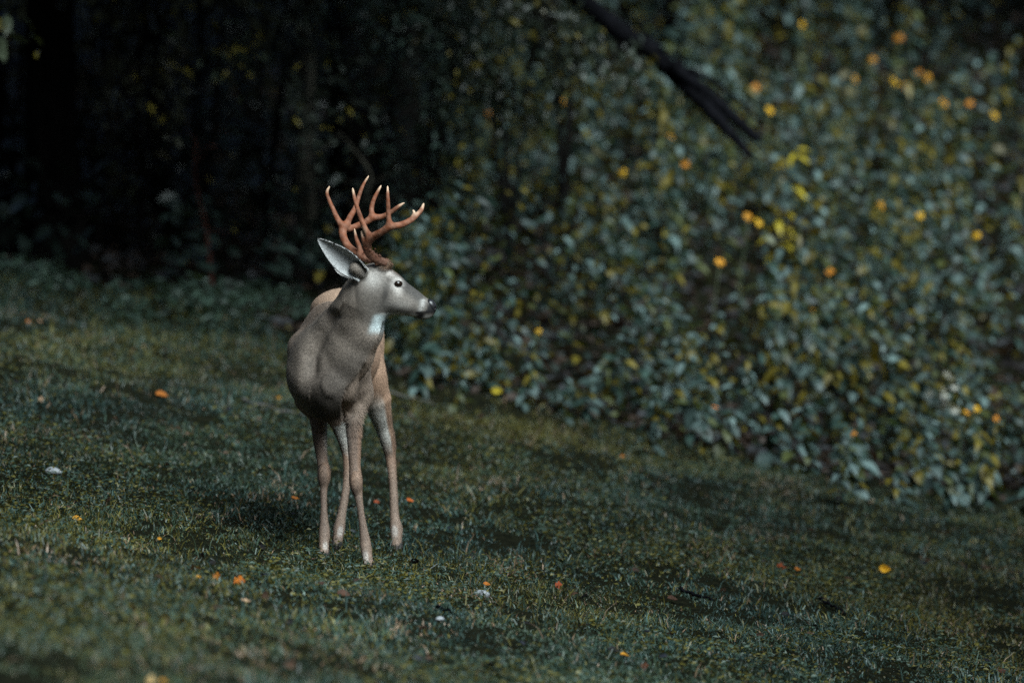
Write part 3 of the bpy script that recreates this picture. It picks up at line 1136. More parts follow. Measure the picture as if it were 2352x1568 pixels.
# --- antlers
def antler_mesh(name, chains, burr, rough_seed):
    pts = np.concatenate([np.array([p for p, r in c]) for c in chains])
    f = Field(pts.min(0)-0.03, pts.max(0)+0.03, 0.0024)
    for i, c in enumerate(chains):
        arr = np.array([list(p)+[r] for p, r in c])
        cr = crom(arr, 5)
        for j in range(len(cr)-1):
            f.cap(cr[j, :3], cr[j+1, :3], cr[j, 3], cr[j+1, 3], 0.004 if i == 0 or j > 1 else 0.010)
    r = np.random.default_rng(rough_seed)
    for _ in range(26):     # knobbly burr
        f.ell(burr + r.normal(0, 1, 3)*np.array([.013, .013, .007]), np.full(3, r.uniform(.004, .0075)), 0.004)
    b0, b1 = np.array(chains[0][0][0]), np.array(chains[0][3][0])
    for _ in range(40):     # pearling along the lower beam
        t = r.random()
        q = b0+(b1-b0)*t + r.normal(0, .010, 3)
        f.ell(q, np.full(3, .0035), 0.004)
    Va, Fa = surface_nets(f.v, f.lo, f.h)
    # colour: dark stained base, red-brown beam, pale worn tips
    tips = np.array([c[-1][0] for c in chains])
    dt = np.min(np.linalg.norm(Va[:, None]-tips[None], axis=2), 1)
    db = np.linalg.norm(Va-burr, axis=1)
    c = np.tile(np.array([0.180, 0.064, 0.032]), (len(Va), 1))
    c = mixc(c, (0.075, 0.034, 0.022), smooth01(db, 0.16, 0.03)*0.85)
    c = mixc(c, (0.68, 0.50, 0.36), smooth01(dt, 0.032, 0.004))
    patch = 0.5+0.5*np.sin(Va[:, 0]*140+Va[:, 2]*90)*np.sin(Va[:, 2]*160+Va[:, 1]*70)
    c = mixc(c, (0.30, 0.19, 0.145), patch*0.35)
    return link(name, mesh_np(name, Va-deer_org, Fa, c, True), M_antler, deer)


bN = hp(884, 606, -0.033)
near = [[(bN, .016), (c1(655, 840, 20.655), .0150), (c1(585, 790, 20.64), .0150), (c1(555, 730, 20.615), .0145), (c1(572, 665, 20.59), .0150), (c1(620, 628, 20.57), .0135),
         (c1(690, 590, 20.545), .0122), (c1(755, 548, 20.53), .0125), (c1(850, 532, 20.53), .0108), (c1(940, 488, 20.545), .0098), (c1(1010, 425, 20.565), .0075), (c1(1036, 385, 20.575), .005), (c1(1049, 345, 20.58), .002)],
        [(c1(580, 640, 20.585), .0105), (c1(530, 545, 20.575), .0092), (c1(490, 440, 20.57), .0078), (c1(455, 330, 20.57), .0062), (c1(440, 265, 20.57), .0045), (c1(431, 213, 20.57), .002)],
        [(c1(752, 535, 20.53), .0098), (c1(744, 460, 20.525), .0078), (c1(740, 370, 20.52), .0068), (c1(736, 280, 20.52), .0055), (c1(735, 193, 20.525), .002)],
        [(c1(965, 462, 20.55), .006), (c1(966, 430, 20.55), .0045), (c1(957, 404, 20.55), .0018)],
        [(c1(560, 740, 20.62), .0095), (c1(533, 685, 20.60), .0072), (c1(519, 640, 20.59), .0052), (c1(507, 582, 20.585), .002)]]
antler_mesh('antler', near, bN, 1)
bF = hp(884, 606, 0.033)
far = [[(bF, .016), (c1(625, 850, 20.78), .0145), (c1(520, 805, 20.80), .0145), (c1(430, 755, 20.83), .0140), (c1(372, 690, 20.855), .0135), (c1(345, 615, 20.875), .0135), (c1(352, 555, 20.89), .0140),
        (c1(405, 565, 20.90), .0105), (c1(470, 540, 20.905), .0105), (c1(545, 508, 20.905), .0112), (c1(605, 470, 20.905), .0115), (c1(690, 460, 20.90), .0092), (c1(770, 418, 20.89), .0078), (c1(830, 372, 20.88), .0058), (c1(882, 340, 20.875), .002)],
       [(c1(345, 545, 20.885), .0110), (c1(305, 490, 20.89), .0095), (c1(262, 400, 20.90), .0078), (c1(225, 315, 20.905), .0062), (c1(207, 250, 20.905), .0048), (c1(229, 197, 20.905), .002)],
       [(c1(375, 535, 20.89), .0105), (c1(408, 465, 20.91), .0098), (c1(455, 380, 20.93), .0082), (c1(483, 290, 20.945), .0068), (c1(520, 190, 20.955), .0052), (c1(571, 105, 20.96), .002)],
       [(c1(605, 465, 20.905), .0100), (c1(594, 400, 20.915), .0082), (c1(612, 320, 20.92), .0068), (c1(645, 250, 20.925), .0052), (c1(679, 189, 20.925), .002)],
       [(c1(500, 790, 20.80), .0098), (c1(487, 720, 20.795), .0082), (c1(462, 650, 20.79), .0060), (c1(446, 565, 20.79), .002)]]
antler_mesh('antler', far, bF, 2)


# --- ears
def make_ear(base, tip, openv, length_w, seed, hollow_col=(0.42, 0.42, 0.415)):
    ax = tip-base
    Lr = np.linalg.norm(ax)
    ax = ax/Lr
    ov = openv-ax*(openv@ax)
    ov /= np.linalg.norm(ov)
    sv = np.cross(ax, ov)
    prof_t = np.array([0, .08, .2, .35, .5, .65, .8, .9, .97, 1.0])
    prof_w = np.array([.030, .034, .043, .049, .047, .039, .027, .017, .008, .002])*length_w
    cup = np.array([1.7, 1.5, 1.25, 1.05, .95, .9, .85, .75, .6, .4])
    m = 13
    Vo, Vi = [], []
    for t, w_, cu in zip(prof_t, prof_w, cup):
        ctr = base+ax*Lr*t
        for j in range(m):
            u = -1+2*j/(m-1)
            ang = u*cu
            rad = w_/max(math.sin(min(cu, math.pi/2)), .25)
            p = ctr + sv*(rad*math.sin(ang)) + ov*(rad*(math.cos(cu*0.5)-math.cos(ang)))
            nrm = sv*math.sin(ang) - ov*math.cos(ang)
            Vo.append(p+nrm*0.0028)
            Vi.append(p-nrm*0.0012)
    n = len(prof_t)
    V = np.array(Vo+Vi)
    F = []
    o = n*m
    for i in range(n-1):
        for j in range(m-1):
            a, b, c, d = i*m+j, i*m+j+1, (i+1)*m+j+1, (i+1)*m+j
            F.append((d, c, b, a))
            F.append((o+a, o+b, o+c, o+d))
        for j in (0, m-1):
            q = (i*m+j, (i+1)*m+j, o+(i+1)*m+j, o+i*m+j)
            F.append(q if j == 0 else q[::-1])
    F = np.array(F)
    col = np.zeros((len(V), 3))
    tt = np.repeat(prof_t, m)
    uu = np.tile(np.abs(np.linspace(-1, 1, m)), n)
    co = np.array([0.42, 0.40, 0.385])*np.ones((n*m, 1))
    co = mixc(co, (0.10, 0.095, 0.09), smooth01(uu, 0.85, 1.0)*0.5*smooth01(tt, 0.4, 0.7))
    ci = np.array(hollow_col)*np.ones((n*m, 1))
    ci = mixc(ci, (0.36, 0.36, 0.355), smooth01(uu, 0.65, 0.2)*smooth01(tt, 0.8, 0.5)*0.7)
    ci = mixc(ci, (0.12, 0.115, 0.11), smooth01(uu, 0.85, 1.0)*0.55*smooth01(tt, 0.25, 0.5))
    ci = mixc(ci, (0.60, 0.60, 0.58), smooth01(tt, 0.22, 0.05)*0.7)
    col[:n*m], col[n*m:] = co, ci
    ear = link('ear', mesh_np('ear', V-deer_org, F, col, True), M_skin, deer)
    me = ear.data
    nn = np.empty(len(V)*3, np.float32)
    me.vertex_normals.foreach_get('vector', nn)
    nn = nn.reshape(-1, 3).astype(float)

    def colf(P, N_):
        # nearest ear vertex colour
        out = np.empty((len(P), 3))
        for s0 in range(0, len(P), 2000):
            dd = ((P[s0:s0+2000, None]-V[None])**2).sum(2)
            out[s0:s0+2000] = col[np.argmin(dd, 1)]
        return out
    fv, ff, fc, fn = make_fur(V, F, nn, 5000, lambda P: np.full(len(P), 0.007), lambda P, N_: np.tile(ax, (len(P), 1)), colf, 0.0008, seed)
    link('ear_fur', mesh_np('ear_fur', fv-deer_org, ff, fc, False, {'bn': fn}), M_fur, ear)
    ear.children[0]['kind'] = 'stuff'
    return ear


make_ear(hp(833, 627, -0.056), c1(132, 655, 20.60), np.array([-0.28, -0.90, -0.34]), 0.96, 21)
make_ear(hp(823, 622, 0.060), hp(792, 585, 0.19), np.array([-0.1, 0.55, -0.5]), 1.0, 22)


# --- eyes, nose, hooves
def ball(name, c, r, mat, parent, n=12, squash=(1, 1, 1), org=deer_org):
    V, F = [], []
    for i in range(n+1):
        th = math.pi*i/n
        for j in range(2*n):
            ph = math.pi*j/n
            V.append((c[0]-org[0]+r*squash[0]*math.sin(th)*math.cos(ph), c[1]-org[1]+r*squash[1]*math.sin(th)*math.sin(ph), c[2]-org[2]+r*squash[2]*math.cos(th)))
    for i in range(n):
        for j in range(2*n):
            k = (j+1) % (2*n)
            F.append((i*2*n+j, (i+1)*2*n+j, (i+1)*2*n+k, i*2*n+k))
    return link(name, mesh_np(name, np.array(V), np.array(F), None, True), mat, parent)


for sg in (-1, 1):
    ball('eye', hp(908.5, 651, sg*0.0485), 0.0190, M_eye, deer, squash=(1.0, 0.95, 0.76))
# nose pad: a rounded black pad with two nostrils
nf = Field(hp(984, 720, -0.04)-0.03, hp(1003, 690, 0.04)+0.03, 0.002)
nf.cap(hp(985.5, 698.5, -0.015), hp(985.5, 698.5, 0.015), .0180, .0180, .01)
nf.cap(hp(990.5, 705, -0.016), hp(990.5, 705, 0.016), .0165, .0165, .01)
nf.cap(hp(991, 712, -0.010), hp(991, 712, 0.010), .0125, .0125, .01)
g = [nf.lo[i]+nf.h*np.arange(nf.n[i]) for i in range(3)]
PP = np.stack(np.meshgrid(*g, indexing='ij'), -1)
for sg in (-1, 1):
    cut = d_cap(PP, hp(997, 708, sg*.027), hp(991, 703, sg*.022), .0045, .004)
    nf.v = np.maximum(nf.v, -cut.astype(np.float32))
Va, Fa = surface_nets(nf.v, nf.lo, nf.h)
link('nose', mesh_np('nose', Va-deer_org, Fa, None, True), M_nose, deer)

for k, sgx in (('fr', 0.0), ('fl', 0.12), ('hr', -0.05), ('hl', 0.05)):
    h = hoof[k]
    gz = float(G(h[0], h[1]))
    legend = np.array(legs[k][-1][0])
    items = []
    for sd in (-1, 1):
        c = np.array([h[0]+sd*0.0105+sgx*0.02, h[1]-0.02, gz])
        prof = []
        for t, wd, ln, off in ((0.0, .0125, .030, -.010), (0.35, .0125, .027, -.006), (0.7, .0115, .021, 0.0), (1.0, .010, .016, .006)):
            zz_ = gz + 0.002 + t*max(0.03, legend[2]-gz+0.004)
            ring = []
            for j in range(10):
                a = 2*math.pi*j/10
                ring.append((c[0]+wd*math.cos(a) + (legend[0]-c[0]+sd*0.009)*t*0.6, c[1]+off+ln*math.sin(a)*(1.15 if math.sin(a) < 0 else 0.8), zz_))
            prof.append(ring)
        V = np.array([p for rg in prof for p in rg])
        F = []
        for i in range(3):
            for j in range(10):
                kk = (j+1) % 10
                F.append((i*10+j, i*10+kk, (i+1)*10+kk, (i+1)*10+j))
        for i in range(1, 9):
            F.append((0, i+1, i, 0))
            F.append((30, 30+i, 31+i, 30))
        items.append((V-deer_org, np.array(F)))
    link('hoof', tubes_mesh('hoof', items), M_hoof, deer)

# ------------------------------------------------------------------ trees
def tree(name, base, r0, h, crown_c, crown_r, nleaf, leafL, label, mat=M_bark, lean=(0, 0), seed=0, colr=(0.045, 0.075, 0.04), group=None, template=T_low, limbs=5, cat='tree'):
    r = np.random.default_rng(seed)
    base = np.array([base[0], base[1], float(G(base[0], base[1]))-0.15])
    t = empty(name, base)
    m = 12
    tt = np.linspace(0, 1, m)
    pts = np.stack([lean[0]*tt*h + np.cumsum(r.normal(0, 0.012*h/m*3, m)), lean[1]*tt*h + np.cumsum(r.normal(0, 0.012*h/m*3, m)), tt*h], -1)
    rad = r0*(1-0.72*tt)*(1+0.35*np.exp(-tt*14))
    items = [tube(pts, rad, 12, seed, 0.05)]
    for i in range(limbs):
        k = r.integers(int(m*0.45), m-1)
        d = rand_dirs(1, r, 0.2, 1.0)[0]
        Lb = h*r.uniform(0.25, 0.4)
        q = np.stack([pts[k]+d*Lb*u+np.array([0, 0, 0.12*Lb*u*u])+r.normal(0, 0.03, 3)*u for u in np.linspace(0, 1, 6)])
        items.append(tube(q, np.linspace(rad[k]*0.55, rad[k]*0.08, 6), 7, seed+i, 0.05))
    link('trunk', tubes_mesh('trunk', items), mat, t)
    nc = max(10, nleaf//90)
    cc = np.array(crown_c)-base
    v = r.normal(0, 1, (nc, 3))
    v = v/np.linalg.norm(v, axis=1)[:, None]*(r.random(nc)**0.45)[:, None]
    cen = cc + v*np.array(crown_r)
    ci = r.integers(0, nc, nleaf)
    pos = cen[ci] + r.normal(0, 0.16, (nleaf, 3))*np.array(crown_r)
    V, F, k = leaf_cloud(T_card, pos, rand_dirs(nleaf, r, -0.8, 0.3), up_normals(nleaf, r, 0.6), r.uniform(0.7, 1.3, nleaf)*leafL, 1.25)
    c = np.array(colr)*r.uniform(0.6, 1.4, nleaf)[:, None]
    yel = r.random(nleaf) < 0.08
    c[yel] = np.array([0.14, 0.11, 0.02])*r.uniform(0.6, 1.2, yel.sum())[:, None]
    link('crown', mesh_np('crown', V, F, np.repeat(c, k, 0)), M_forest, t)
    tag(t, label, cat, group)
    return t


def floor_xy(px, d):
    return ((px-1176)*K*d, d)


# trunks standing at the dark forest edge, crowns above the frame
big = [
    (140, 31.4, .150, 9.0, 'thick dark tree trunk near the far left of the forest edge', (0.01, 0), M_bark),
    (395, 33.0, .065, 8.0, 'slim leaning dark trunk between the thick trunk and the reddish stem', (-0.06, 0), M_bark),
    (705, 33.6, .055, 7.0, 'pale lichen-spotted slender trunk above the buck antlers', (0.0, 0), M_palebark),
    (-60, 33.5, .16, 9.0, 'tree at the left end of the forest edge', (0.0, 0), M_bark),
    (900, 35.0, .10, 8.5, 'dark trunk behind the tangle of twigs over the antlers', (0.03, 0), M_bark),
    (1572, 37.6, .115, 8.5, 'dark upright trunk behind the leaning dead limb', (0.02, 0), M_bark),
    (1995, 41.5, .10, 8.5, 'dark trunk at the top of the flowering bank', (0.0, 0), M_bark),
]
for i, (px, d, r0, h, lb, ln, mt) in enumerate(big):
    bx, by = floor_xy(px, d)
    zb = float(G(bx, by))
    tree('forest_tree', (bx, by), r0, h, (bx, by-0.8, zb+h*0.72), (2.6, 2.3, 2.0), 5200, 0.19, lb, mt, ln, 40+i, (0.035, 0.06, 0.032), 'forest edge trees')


# trees added so their crowns shade lawn, bank and forest edge
side = [(-6.8, 20.0, 'added tree whose crown shades the left of the clearing'), (-6.0, 26.5, 'added shade tree between the forest edge and the left shade tree'),
        (8.4, 37.0, 'added tree shading the upper right of the bank'), (5.4, 42.5, 'added shade tree on the crest of the bank')]
over = [(-3.7, 33.6, (-3.6, 28.4, 4.9), (2.3, 3.2, 1.1), 'added shade tree reaching its boughs over the left of the lawn'),
        (-1.0, 34.6, (-0.9, 28.6, 4.9), (2.1, 3.2, 1.1), 'added shade tree behind the antlers with boughs over the forest edge'),
        (0.3, 36.5, (-0.2, 32.0, 5.4), (1.7, 2.0, 1.2), 'added shade tree above the gap between forest and bank'),
        (-3.8, 18.2, (-1.8, 18.9, 4.3), (1.2, 3.0, .75), 'added shade tree reaching over the lawn from the left'),
        (7.6, 40.6, (5.0, 36.6, 6.9), (3.0, 3.0, 1.0), 'added shade tree reaching over the upper right of the bank'),
        (7.0, 21.0, (4.9, 19.5, 4.9), (1.5, 4.4, .9), 'added shade tree reaching over the lawn from the right')]
for i, (bx, by, cc_, cr_, lb) in enumerate(over):
    tree('added_shade_tree', (bx, by), .13, 5.5, cc_, cr_, 6000, 0.27, lb, M_bark, ((cc_[0]-bx)/8, (cc_[1]-by)/8), 90+i, (0.035, 0.06, 0.032), 'added shade trees around the clearing', T_low, 4)
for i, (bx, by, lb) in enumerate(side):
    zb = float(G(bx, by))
    tree('added_shade_tree', (bx, by), .2, 10, (bx, by, zb+6.4), (3.0, 3.0, 2.4), 4500, 0.22, lb, M_bark, (0, 0), 80+i, (0.035, 0.06, 0.032), 'added shade trees around the clearing')


# unseen leaf ring added behind and beside the lens to block low sky light
n = 46000
a = rng.uniform(R(35), R(325), n) + math.pi/2          # open towards the picture
rad = 17 + 7*rng.random(n)
hh = 1.0 + 9.5*rng.random(n)**0.8
x = 0.5+rad*np.cos(a)*0.85
y = 14+rad*np.sin(a)
pos = np.stack([x, y, G(x, y)+hh+0.7*nB(x*0.3, y*0.3)], -1)
V, F, k = leaf_cloud(T_card, pos, rand_dirs(n, rng, -0.8, 0.3), up_normals(n, rng, 0.9), rng.uniform(0.3, 0.55, n), 1.6)
c = np.array([0.04, 0.062, 0.035])*rng.uniform(0.6, 1.4, n)[:, None]
o = link('surrounding_forest', mesh_np('surrounding_forest', V, F, np.repeat(c, k, 0)), M_under)
tag(o, 'unseen ring of leaves added around the clearing to block low sky light', 'forest', kind='stuff')

# ------------------------------------------------------------------ forest shrubs
def shrub(name, px, d, top, wide, nleaf, leafL, label, seed, colr, yel=0.06, template=T_low, group='dark forest shrubs', thick=0.6, low=0.0):
    r = np.random.default_rng(seed)
    bx, by = floor_xy(px, d)
    gz = float(G(bx, by))
    t = empty(name, (bx, by, gz))
    items = []
    for i in range(5):
        a = r.uniform(0, 2*np.pi)
        e = np.array([math.cos(a)*wide*0.6, math.sin(a)*thick*0.6, top*r.uniform(0.6, 0.95)])
        q = np.stack([np.array([0, 0, -0.1]) + e*u*np.array([u, u, 1]) + r.normal(0, 0.03, 3)*u for u in np.linspace(0, 1, 7)])
        items.append(tube(q, np.linspace(0.016, 0.004, 7), 6, seed+i, 0.05))
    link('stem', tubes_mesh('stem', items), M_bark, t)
    nc = max(8, nleaf//14)
    cen = np.stack([r.normal(0, 0.45, nc)*wide, r.normal(0, 0.45, nc)*thick, low + (top-low)*r.random(nc)**0.8], -1)
    ci = r.integers(0, nc, nleaf)
    pos = cen[ci] + r.normal(0, 0.085, (nleaf, 3))
    pos[:, 2] = np.maximum(pos[:, 2], 0.03)
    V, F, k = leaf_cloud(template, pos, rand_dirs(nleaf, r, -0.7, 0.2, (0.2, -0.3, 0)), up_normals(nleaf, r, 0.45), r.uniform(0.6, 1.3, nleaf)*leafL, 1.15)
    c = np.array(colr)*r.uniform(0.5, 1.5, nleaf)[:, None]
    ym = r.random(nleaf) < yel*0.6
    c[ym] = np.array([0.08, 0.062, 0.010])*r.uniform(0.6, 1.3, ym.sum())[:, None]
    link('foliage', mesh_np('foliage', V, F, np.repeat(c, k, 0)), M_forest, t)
    tag(t, label, 'shrub', group)
    return t


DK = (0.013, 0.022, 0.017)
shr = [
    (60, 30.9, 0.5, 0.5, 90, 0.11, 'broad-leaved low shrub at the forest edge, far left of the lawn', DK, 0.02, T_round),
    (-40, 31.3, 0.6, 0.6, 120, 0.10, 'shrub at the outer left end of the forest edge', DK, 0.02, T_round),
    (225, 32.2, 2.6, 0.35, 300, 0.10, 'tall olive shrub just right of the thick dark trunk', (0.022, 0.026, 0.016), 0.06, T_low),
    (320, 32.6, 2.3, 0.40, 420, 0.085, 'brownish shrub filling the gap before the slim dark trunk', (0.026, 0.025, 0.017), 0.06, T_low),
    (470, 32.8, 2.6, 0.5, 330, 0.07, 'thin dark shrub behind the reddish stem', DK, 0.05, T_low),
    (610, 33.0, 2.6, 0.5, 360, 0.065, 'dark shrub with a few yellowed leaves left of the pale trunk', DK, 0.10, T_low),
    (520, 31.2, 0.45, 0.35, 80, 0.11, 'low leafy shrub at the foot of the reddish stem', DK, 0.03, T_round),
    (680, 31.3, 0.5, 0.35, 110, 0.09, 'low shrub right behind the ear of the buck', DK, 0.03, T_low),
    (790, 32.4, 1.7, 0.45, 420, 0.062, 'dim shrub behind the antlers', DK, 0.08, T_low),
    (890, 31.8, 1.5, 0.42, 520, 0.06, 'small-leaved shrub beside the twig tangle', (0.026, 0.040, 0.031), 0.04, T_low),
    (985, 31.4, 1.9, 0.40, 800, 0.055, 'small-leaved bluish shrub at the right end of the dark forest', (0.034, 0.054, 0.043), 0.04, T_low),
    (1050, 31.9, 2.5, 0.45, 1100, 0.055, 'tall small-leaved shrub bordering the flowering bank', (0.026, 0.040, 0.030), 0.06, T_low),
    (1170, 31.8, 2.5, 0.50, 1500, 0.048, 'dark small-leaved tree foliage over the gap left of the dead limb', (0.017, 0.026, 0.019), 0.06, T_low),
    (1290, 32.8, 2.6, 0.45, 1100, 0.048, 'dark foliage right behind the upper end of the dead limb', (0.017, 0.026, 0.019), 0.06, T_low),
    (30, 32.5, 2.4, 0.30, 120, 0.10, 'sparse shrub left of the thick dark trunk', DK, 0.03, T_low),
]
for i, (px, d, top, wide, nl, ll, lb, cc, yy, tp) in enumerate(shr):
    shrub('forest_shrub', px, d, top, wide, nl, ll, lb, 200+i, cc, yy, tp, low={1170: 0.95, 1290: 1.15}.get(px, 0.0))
# deep layer that closes the forest
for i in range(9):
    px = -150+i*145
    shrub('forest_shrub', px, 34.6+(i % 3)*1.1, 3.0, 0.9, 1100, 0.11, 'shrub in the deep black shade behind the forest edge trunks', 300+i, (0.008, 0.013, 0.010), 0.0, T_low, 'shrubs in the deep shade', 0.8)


def spray(name, pts, rad, nleaf, leafL, label, seed, colr, spread, yel=0.1, template=T_low, mat=M_bark, cat='branch', bias=(0.4, -0.2, -0.3)):
    """a leafy bough: branch tube, side twigs and leaves along it"""
    r = np.random.default_rng(seed)
    pts = crom(np.array(pts), 6)
    org = pts[0].copy()
    t = empty(name, org)
    items = [tube(pts-org, np.linspace(rad, rad*0.25, len(pts)), 7, seed, 0.06)]
    base = []
    for i in range(max(6, nleaf//22)):
        k = r.integers(2, len(pts))
        d = rand_dirs(1, r, -0.7, 0.4, bias)[0]
        Lb = spread*r.uniform(0.4, 1.2)
        q = np.stack([pts[k]-org+d*Lb*u+r.normal(0, 0.015, 3)*u - np.array([0, 0, 0.15*Lb*u*u]) for u in np.linspace(0, 1, 5)])
        items.append(tube(q, np.linspace(rad*0.28, rad*0.07, 5), 5, seed+i, 0.05))
        base.append(q[1:])
    base = np.concatenate(base)
    link('limb', tubes_mesh('limb', items), mat, t)
    if nleaf:
        pos = base[r.integers(0, len(base), nleaf)] + r.normal(0, 0.05, (nleaf, 3))
        V, F, k = leaf_cloud(template, pos, rand_dirs(nleaf, r, -0.8, 0.2, bias), up_normals(nleaf, r, 0.5), r.uniform(0.6, 1.3, nleaf)*leafL, 1.15)
        c = np.array(colr)*r.uniform(0.5, 1.5, nleaf)[:, None]
        ym = r.random(nleaf) < yel
        c[ym] = np.array([0.16, 0.13, 0.02])*r.uniform(0.6, 1.2, ym.sum())[:, None]
        link('foliage', mesh_np('foliage', V, F, np.repeat(c, k, 0)), M_forest, t)
    tag(t, label, cat)
    return t


spray('leafy_bough', [at(-260, -160, 28.2), at(-120, -20, 28.2), at(-10, 45, 28.2), at(30, 75, 28.2)], 0.012, 26, 0.10, 'small bough of pointed leaves hanging in at the top left corner', 401, (0.06, 0.075, 0.045), 0.12, 0.2, T_herb)
spray('leafy_bough', [at(850, -260, 31.6), at(1000, -90, 31.2), at(1140, -20, 30.9), at(1270, 50, 30.6), at(1340, 120, 30.5)], 0.022, 1700, 0.048, 'drooping small-leaved bough over the gap between forest and bank', 402, (0.034, 0.046, 0.030), 0.36, 0.14)
spray('leafy_bough', [at(640, -280, 31.5), at(840, -60, 31.3), at(1010, 60, 31.2), at(1120, 170, 31.0), at(1150, 260, 30.9)], 0.020, 1300, 0.050, 'dark small-leaved bough sweeping down above the antlers', 403, (0.024, 0.034, 0.023), 0.40, 0.10)
spray('leafy_bough', [at(380, -250, 30.8), at(450, -60, 30.6), at(520, 20, 30.5), at(560, 110, 30.5)], 0.012, 90, 0.06, 'thin bough with a few yellow leaves hanging from the top edge', 404, (0.05, 0.065, 0.04), 0.25, 0.35)
spray('leafy_bough', [at(150, -300, 30.9), at(240, -120, 30.7), at(320, 0, 30.6), at(350, 140, 30.6), at(340, 260, 30.6)], 0.014, 420, 0.075, 'dim olive bough hanging down right of the thick dark trunk', 407, (0.024, 0.025, 0.015), 0.34, 0.10)
spray('leafy_bough', [at(500, -280, 30.9), at(600, -80, 30.8), at(690, 60, 30.7), at(700, 190, 30.7), at(695, 300, 30.7)], 0.014, 360, 0.06, 'dim bough hanging before the pale trunk above the ear', 408, (0.020, 0.026, 0.019), 0.32, 0.08)
spray('twig_tangle', [at(770, 640, 31.5), at(830, 480, 31.0), at(850, 400, 30.9), at(800, 330, 30.9), at(775, 300, 30.9)], 0.014, 30, 0.05, 'bare grey twigs arching behind the antlers', 405, DK, 0.55, 0.1, T_low, M_palebark, 'twigs', (0.3, 0, 0.3))
spray('red_sapling', [hit(490, 690) + np.array([0, 0, -0.1]), at(478, 560, 31.3), at(462, 480, 31.3), at(447, 400, 31.3), at(450, 320, 31.3)], 0.016, 8, 0.06, 'crooked reddish sapling stem at the dark forest edge', 406, (0.12, 0.05, 0.03), 0.12, 0.2, T_low, M_redbark, 'sapling', (0, 0, 0.4))

# ------------------------------------------------------------------ plants of the bank
def herb_leaf(seed):
    r = np.random.default_rng(seed)
    V, F = T_herb
    V = V.copy()
    V[:, 1] *= r.uniform(0.9, 1.7)
    V[:, 2] += -r.uniform(0.05, 0.35)*V[:, 0]**2 + 0.03*np.sin(V[:, 0]*9+seed)
    V[:, 1] += 0.08*np.sin(V[:, 0]*3+seed)*V[:, 0]
    return V, F


PAL = np.array([[0.040, 0.064, 0.058], [0.024, 0.046, 0.038], [0.082, 0.120, 0.114], [0.011, 0.024, 0.019], [0.044, 0.052, 0.016]])
YEL = np.array([0.10, 0.078, 0.008])
leaf_meshes = []
for i in range(10):
    V, F = herb_leaf(i)
    c = (PAL[i % 5] if i < 8 else YEL*[1, 0.9][i-8])
    nb = np.broadcast_to(c, (len(V), 3)).copy()
    nb[1::3] *= 1.25         # paler midrib
    me = mesh_np('herb_leaf', V, F, nb, True)
    me.materials.append(M_leaf)
    leaf_meshes.append(me)


V, F = herb_leaf(3)
bright_leaf = mesh_np('yellow_leaf', V, F, np.broadcast_to(np.array([0.34, 0.27, 0.02]), (len(V), 3)), True)
bright_leaf.materials.append(M_leaf)


def plant_spec(r, h, nl, leafL):
    """stem curve and leaf placements of one herb"""
    lean = r.normal(0, 0.16, 2)+np.array([0.12, -0.10])
    stem = np.stack([np.array([lean[0]*u*u*h, lean[1]*u*u*h, u*h]) for u in np.linspace(0, 1, 7)])
    leaves = []
    az = r.uniform(0, 2*np.pi)
    for i in range(nl):
        u = 0.12+0.88*((i+0.5)/nl)**0.8
        p = np.array([lean[0]*u*u*h, lean[1]*u*u*h, u*h])
        az += math.pi*r.uniform(0.85, 1.15) + (math.pi/2 if i % 2 == 0 else 0)*r.uniform(0.6, 1.1)
        d = np.array([math.cos(az)+0.45, math.sin(az)-0.30, r.uniform(-0.55, 0.25)])
        d /= np.linalg.norm(d)
        nrm = np.array([r.normal(0, .25), r.normal(0, .25)-0.15, 1.0])
        leaves.append((p, d, nrm, leafL*r.uniform(0.65, 1.2)*(1.15-0.45*u)))
    return stem, leaves


def basis(d, nrm):
    e1 = d/np.linalg.norm(d)
    e3 = nrm-e1*(nrm@e1)
    e3 /= np.linalg.norm(e3)
    e2 = np.cross(e3, e1)
    return Matrix(((e1[0], e2[0], e3[0]), (e1[1], e2[1], e3[1]), (e1[2], e2[2], e3[2])))


def plant_with_leaves(loc, h, nl, leafL, seed, name='leafy_plant', yellow=0.12, allyel=False):
    r = np.random.default_rng(seed)
    t = empty(name, loc)
    stem, leaves = plant_spec(r, h, nl, leafL)
    link('stem', tubes_mesh('stem', [tube(stem-np.array([0, 0, 0.03]), np.linspace(0.006, 0.0022, 7), 5, seed)]), M_stem, t)
    for (p, d, nrm, L) in leaves:
        yl = allyel or r.random() < yellow
        me = leaf_meshes[int(r.integers(8, 10))] if yl else leaf_meshes[int(r.integers(0, 8))]
        o = bpy.data.objects.new('leaf', me)
        C.objects.link(o)
        o.parent = t
        o.matrix_local = Matrix.Translation(Vector(p)) @ basis(d, nrm).to_4x4() @ Matrix.Scale(L, 4)
    return t, stem


def plant_proto_meshes(seed, h, nl, leafL, yellow):
    r = np.random.default_rng(seed)
    stem, leaves = plant_spec(r, h, nl, leafL)
    sm = tubes_mesh('stem', [tube(stem-np.array([0, 0, 0.03]), np.linspace(0.006, 0.0022, 7), 5, seed)])
    sm.materials.append(M_stem)
    Vs, Fs, Cs, o = [], [], [], 0
    for (p, d, nrm, L) in leaves:
        V, F = herb_leaf(int(r.integers(0, 30)))
        m = np.array(basis(d, nrm))
        Vs.append(p + L*(V@m.T))
        Fs.append(F+o)
        o += len(V)
        c = (YEL if r.random() < yellow else PAL[int(r.integers(0, 5))])*r.uniform(0.7, 1.3)
        Cs.append(np.broadcast_to(c, (len(V), 3)))
    fm = mesh_np('foliage', np.concatenate(Vs), np.concatenate(Fs), np.concatenate(Cs), True)
    fm.materials.append(M_leaf)
    return sm, fm


